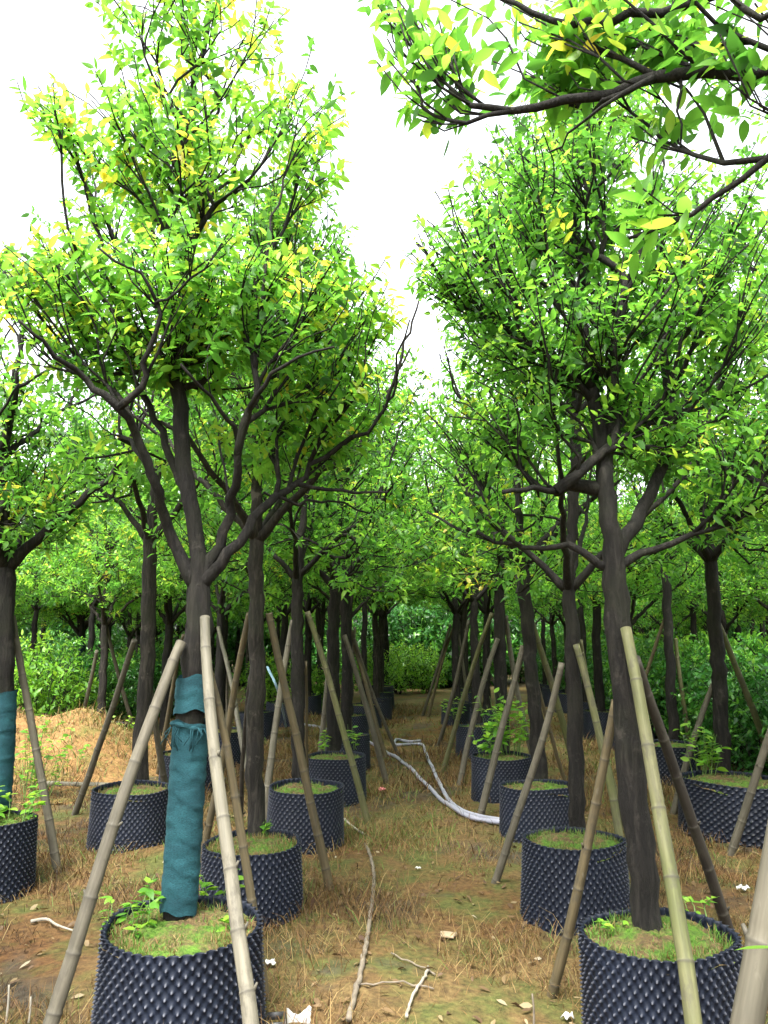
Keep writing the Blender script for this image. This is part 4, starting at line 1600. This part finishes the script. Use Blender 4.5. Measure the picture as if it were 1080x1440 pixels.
def outside_pots(x, y):
    k = np.ones(len(x), bool)
    for a, b, r in potc: k &= (x - a) ** 2 + (y - b) ** 2 > r * r
    return k


x, y = scatter(260000, None, (1.55, 20.0), rs)
dn = dens(x, y)
pathc = np.exp(-((x - row_x(.15, y)) / .38) ** 2)
k = (rs.rand(len(x)) < np.clip(.58 + 1.05 * dn - .30 * pathc, .04, 1)) & outside_pots(x, y)
x, y, dn, pathc = x[k], y[k], dn[k], pathc[k]
n = len(x)
base = np.stack([x, y, ground_h(x, y) - .004], -1)
hum = np.sin(x * .8 + 2) * np.sin(y * .9 + 1) + .5 * np.sin(x * 2.7 + y * 1.1) + .5 * pathc
rg = np.sin(x * 1.1 - .6 * y + .4) * np.sin(y * .75 + .5 * x + 2.2) + .6 * np.sin(x * 3.1 + y * 2.3) * np.sin(y * 2.9 - x)
tone = np.clip(.36 + rs.randn(n) * .16 + .10 * np.maximum(hum, -.5) + .13 * np.clip(rg, -1, 1), .02, .7)
grn = rs.rand(n) < np.clip(.04 + .30 * (hum > .45), 0, .4)
tone = np.where(grn, rs.uniform(.74, .98, n), tone)
hgt = rs.gamma(3.0, .022, n).clip(.015, .18) * (1 + .6 * dn) * np.where(y > 8, 1.3, 1.0)
grass = obj('dry_grass', blade_mesh('dry_grass', base, hgt, rs.uniform(.0010, .0024, n) * np.clip(y / 4.0, 1, 3), rs.uniform(.5, 1.75, n), rs.rand(n) * 6.28, tone, STRAW))
tag(grass, 'matted dry brown grass covering the ground between the pots', 'grass', kind='stuff')

n = 9000
x, y = scatter(n, None, (1.6, 14), rs)
k = outside_pots(x, y) & (dens(x, y) > -.15)
x, y = x[k], y[k]
n = len(x)
base = np.stack([x, y, ground_h(x, y) + .004 + .02 * rs.rand(n)], -1)
stalks = obj('straw_stalks', blade_mesh('straw_stalks', base, rs.uniform(.10, .26, n), rs.uniform(.0011, .0022, n), rs.uniform(1.25, 1.75, n), rs.rand(n) * 6.28, np.clip(rs.normal(.5, .12, n), .05, .66), STRAW))
tag(stalks, 'long pale straw stalks lying flat among the dry grass', 'straw', kind='stuff')
n = 2600
x, y = scatter(n, None, (1.6, 16), rs)
k = outside_pots(x, y)
x, y = x[k], y[k]
n = len(x)
B = np.stack([x, y, ground_h(x, y) + .006 + rs.rand(n) * .02], -1)
A = nrm(np.stack([rs.randn(n), rs.randn(n), rs.randn(n) * .15], -1))
N, S = leaf_frames(A, rs, 1, .3)
lit = obj('leaf_litter', leaves_mesh('leaf_litter', B, A, N, S, rs.uniform(.03, .075, n), rs.beta(1.6, 2.6, n), 2, LITTER))
tag(lit, 'fallen brown leaves scattered over the dry grass', 'leaf litter', kind='stuff')


# ------------------------------------------------------------------ hose, twigs, scraps
HOSE = simple_mat('hose', (0.27, 0.27, 0.33), .5, .12, 5)
TWIG = simple_mat('twig', (0.14, 0.115, 0.085), .85, .35, 20)
TWIGP = simple_mat('pale_twig', (0.26, 0.235, 0.19), .8, .2, 15)


def gpath(pts, lift, step=.04):
    out = []
    for p in pts:
        g = G(p[0], p[1])
        g[2] = 0
        out.append(g)
    q = smooth_path(np.array(out), step)
    q[:, 2] = ground_h(q[:, 0], q[:, 1]) + lift
    return q


def strand(name, pts, r, mat, label, cat, lift=None, flat=1.0, taper=None, wob=0.0, smooth_it=True):
    q = gpath(pts, r * .9 + .012 if lift is None else lift)
    if smooth_it and len(q) > 8:
        z = q[:, 2].copy()
        for _ in range(6): z[1:-1] = (z[:-2] + z[1:-1] + z[2:]) / 3
        q[:, 2] = np.maximum(z, q[:, 2] - .01)
    if wob: q[1:-1] += RS.randn(len(q) - 2, 3) * wob
    rr = np.full(len(q), r) if taper is None else np.linspace(r, r * taper, len(q))
    rr = rr * (1 + .06 * np.sin(np.arange(len(q)) * .9))
    mb = MB()
    mb.add(*tube(q, rr, 12))
    o = obj(name, mb.mesh(name, mat, True, q[0]), None, q[0])
    return tag(o, label, cat)


strand('garden_hose', [(745, 1173), (700, 1166), (655, 1154), (628, 1134), (598, 1106), (570, 1082), (546, 1062), (520, 1047), (480, 1036), (432, 1022), (395, 1016)], .021, HOSE,
       'long whitish hose running straight across the path from the mossy pot', 'hose')
strand('garden_hose', [(738, 1170), (690, 1160), (648, 1147), (630, 1126), (612, 1095), (600, 1066), (594, 1049), (585, 1047), (562, 1051), (555, 1049), (558, 1041), (575, 1043), (592, 1042)], .020, HOSE,
       'whitish hose doubled back in a flat loop on the path', 'hose', lift=.034)
strand('fallen_twig', [(514, 1186), (525, 1225), (524, 1265), (519, 1310), (511, 1360), (502, 1400), (490, 1445)], .011, TWIG, 'long thin dead stick lying along the path beside the brown prop', 'stick', wob=.0025, taper=1.2)
strand('fallen_twig', [(602, 1365), (596, 1385), (582, 1408), (572, 1438)], .007, TWIGP, 'crooked pale twig on the bare muddy patch of the path', 'stick', wob=.003)
strand('fallen_twig', [(550, 1346), (580, 1358), (612, 1376)], .004, TWIG, 'hair thin twig on the muddy patch', 'stick', wob=.004)
strand('fallen_twig', [(505, 1396), (560, 1392), (610, 1398)], .004, TWIG, 'thin twig lying across the path near the crooked pale one', 'stick', wob=.004)
strand('fallen_twig', [(484, 1150), (500, 1165), (512, 1172)], .010, TWIGP, 'short pale stick by the olive prop foot', 'stick')
strand('fallen_twig', [(43, 1298), (65, 1295), (80, 1303), (108, 1312)], .010, TWIGP, 'bent whitish strip on the mud behind the grey green prop', 'strip', taper=.4)
fb0, fb1 = G(55, 1108), G(318, 1103)
fb0[2], fb1[2] = .045, .05
mbf, _ = bamboo_mesh(float(np.linalg.norm(fb1 - fb0)), .034, 901)
fbo = obj('fallen_bamboo', mbf.mesh('fallen_bamboo', BAM['pale']), None, fb0)
fbo.rotation_mode = 'QUATERNION'
fbo.rotation_quaternion = Vector((fb1 - fb0).tolist()).to_track_quat('Z', 'Y')
tag(fbo, 'long pale bamboo pole lying on the ground before the earth mound', 'bamboo pole')


def scrap(name, px, py, w_, h_, mat, label, cat, seed, crumple=.2, thick=.004):
    rs = np.random.RandomState(seed)
    g = G(px, py)
    n = 9
    u, v = np.meshgrid(np.linspace(-.5, .5, n), np.linspace(-.5, .5, n))
    zz = crumple * w_ * (np.sin(u * 7 + rs.rand() * 6) * np.sin(v * 6 + rs.rand() * 6) * .5 + rs.randn(n, n) * .12)
    zz = zz - zz.min() + .012
    x, y = u * w_ * (1 + .12 * np.sin(v * 5)), v * h_
    top = np.stack([x, y, zz + thick], -1).reshape(-1, 3)
    bot = np.stack([x, y, zz], -1).reshape(-1, 3)
    ii = (np.arange(n - 1)[:, None] * n + np.arange(n - 1)[None]).ravel()
    Q1 = np.stack([ii, ii + 1, ii + n + 1, ii + n], -1)
    Q2 = np.stack([ii, ii + n, ii + n + 1, ii + 1], -1) + n * n
    rim = list(range(n)) + [n * k + n - 1 for k in range(1, n)] + [n * (n - 1) + k for k in range(n - 2, -1, -1)] + [n * k for k in range(n - 2, 0, -1)]
    Q3 = [(rim[k], rim[k] + n * n, rim[(k + 1) % len(rim)] + n * n, rim[(k + 1) % len(rim)]) for k in range(len(rim))]
    o = obj(name, mesh_np(name, np.vstack([top, bot]), [np.vstack([Q1, Q2, Q3])], mat, None, False), None, (g[0], g[1], float(gz(g[0], g[1]))))
    o.rotation_euler = (0, 0, rs.rand() * 1.0 - .3)
    return tag(o, label, cat)


WHITE = simple_mat('white_plastic', (0.5, 0.5, 0.48), .45, .08)
PINK = simple_mat('pink_plastic', (0.75, 0.22, 0.25), .5, .15)
CARD = simple_mat('tile_scrap', (0.30, 0.23, 0.15), .8, .12)
BLACK = simple_mat('dark_plastic', (0.03, 0.03, 0.03), .5, .2)
scrap('tile_fragment', 630, 1312, .085, .07, CARD, 'flat buff square fragment lying on the path', 'fragment', 1, .02, .012)
scrap('plastic_scrap', 537, 1115, .075, .07, PINK, 'small crumpled pink plastic scrap on the path', 'scrap', 2, .5)
scrap('paper_scrap', 380, 1366, .05, .04, WHITE, 'tiny white scrap beside the foot of the dark prop', 'scrap', 3, .35)
scrap('paper_scrap', 1046, 1258, .07, .05, WHITE, 'white scrap beyond the blackish prop', 'scrap', 4, .4)
scrap('paper_scrap', 798, 1422, .05, .035, WHITE, 'white scrap between the brown prop and the mossy seamed pot', 'scrap', 5, .4)
scrap('paper_scrap', 588, 1224, .035, .03, WHITE, 'white speck of paper on the green part of the path', 'scrap', 6, .3)


def bottom_box():
    g = G(392, 1448)
    r = empty('broken_container', (g[0], g[1], .0), .15)
    # open dark box: five thin boards with thickness
    mb = MB()

    def box(x0, x1, y0, y1, z0, z1):
        V = np.array([(x, y, z) for x in (x0, x1) for y in (y0, y1) for z in (z0, z1)])
        mb.add(V, [(0, 1, 3, 2), (4, 6, 7, 5), (0, 4, 5, 1), (2, 3, 7, 6), (0, 2, 6, 4), (1, 5, 7, 3)])
    box(-.055, .03, -.05, .05, 0, .006)
    box(-.055, -.049, -.05, .05, .0065, .05)
    box(.024, .03, -.05, .05, .0065, .05)
    box(-.0485, .0235, .044, .05, .0065, .05)
    box(-.0485, .0235, -.05, -.044, .0065, .05)
    obj('box', mb.mesh('box', BLACK, False), r)
    # jagged white shard: a dented shell
    n, m = 16, 8
    V = []
    rs = np.random.RandomState(4)
    jag = .045 + .035 * np.abs(np.cos(np.linspace(0, 3.4, n))) ** 2 + rs.rand(n) * .006
    for i in range(n):
        a = -1.3 + 2.6 * i / (n - 1)
        for j in range(m):
            f = j / (m - 1)
            V.append((.085 + .05 * math.sin(a) * (1 + .1 * f), -.01 + .03 * math.cos(a), f * jag[i]))
    Vn = np.array(V)
    V2 = Vn * [1, 1, 1] - [0, .004, 0]
    ii = (np.arange(n - 1)[:, None] * m + np.arange(m - 1)[None]).ravel()
    Q = np.stack([ii, ii + 1, ii + m + 1, ii + m], -1)
    mb = MB()
    mb.add(np.vstack([Vn, V2]), np.vstack([Q, Q[:, ::-1] + n * m]))
    obj('shard', mb.mesh('shard', WHITE), r)
    tag(r, 'broken dark container with a white jagged shard beside the blue pot', 'container')


bottom_box()
# short dead stakes standing in the grass
for px, py, h_, lab in ((8, 1438, .16, 'short pale reed stump at the edge of the muddy patch'), (750, 1436, .14, 'thin brown stick standing by the mossy seamed pot'), (40, 1436, .10, 'second short reed stump in the grass by the grey green prop')):
    g = G(px, py)
    q = smooth_path(np.array([[0, 0, -.03], [.004, .002, h_ * .5], [.0, .006, h_]]), .02)
    mb = MB()
    mb.add(*tube(q, np.linspace(.006, .004, len(q)), 8))
    tag(obj('reed_stump', mb.mesh('reed_stump', TWIGP if px < 100 else TWIG), None, (g[0], g[1], float(gz(g[0], g[1])))), lab, 'stick')
# pale blue tube behind the unwrapped trunk
p0, p1 = G(398, 1010), None
q = smooth_path(np.array([G(402, 1022), P(392, 975, 10.2), P(376, 938, 10.4)]), .06)
mb = MB()
mb.add(*tube(q, .016, 8))
tag(obj('plastic_tube', mb.mesh('plastic_tube', simple_mat('blue_tube', (.30, .45, .62), .4, .1), True, q[0]), None, q[0]), 'thin pale blue plastic tube leaning beside the straight unwrapped trunk', 'tube')
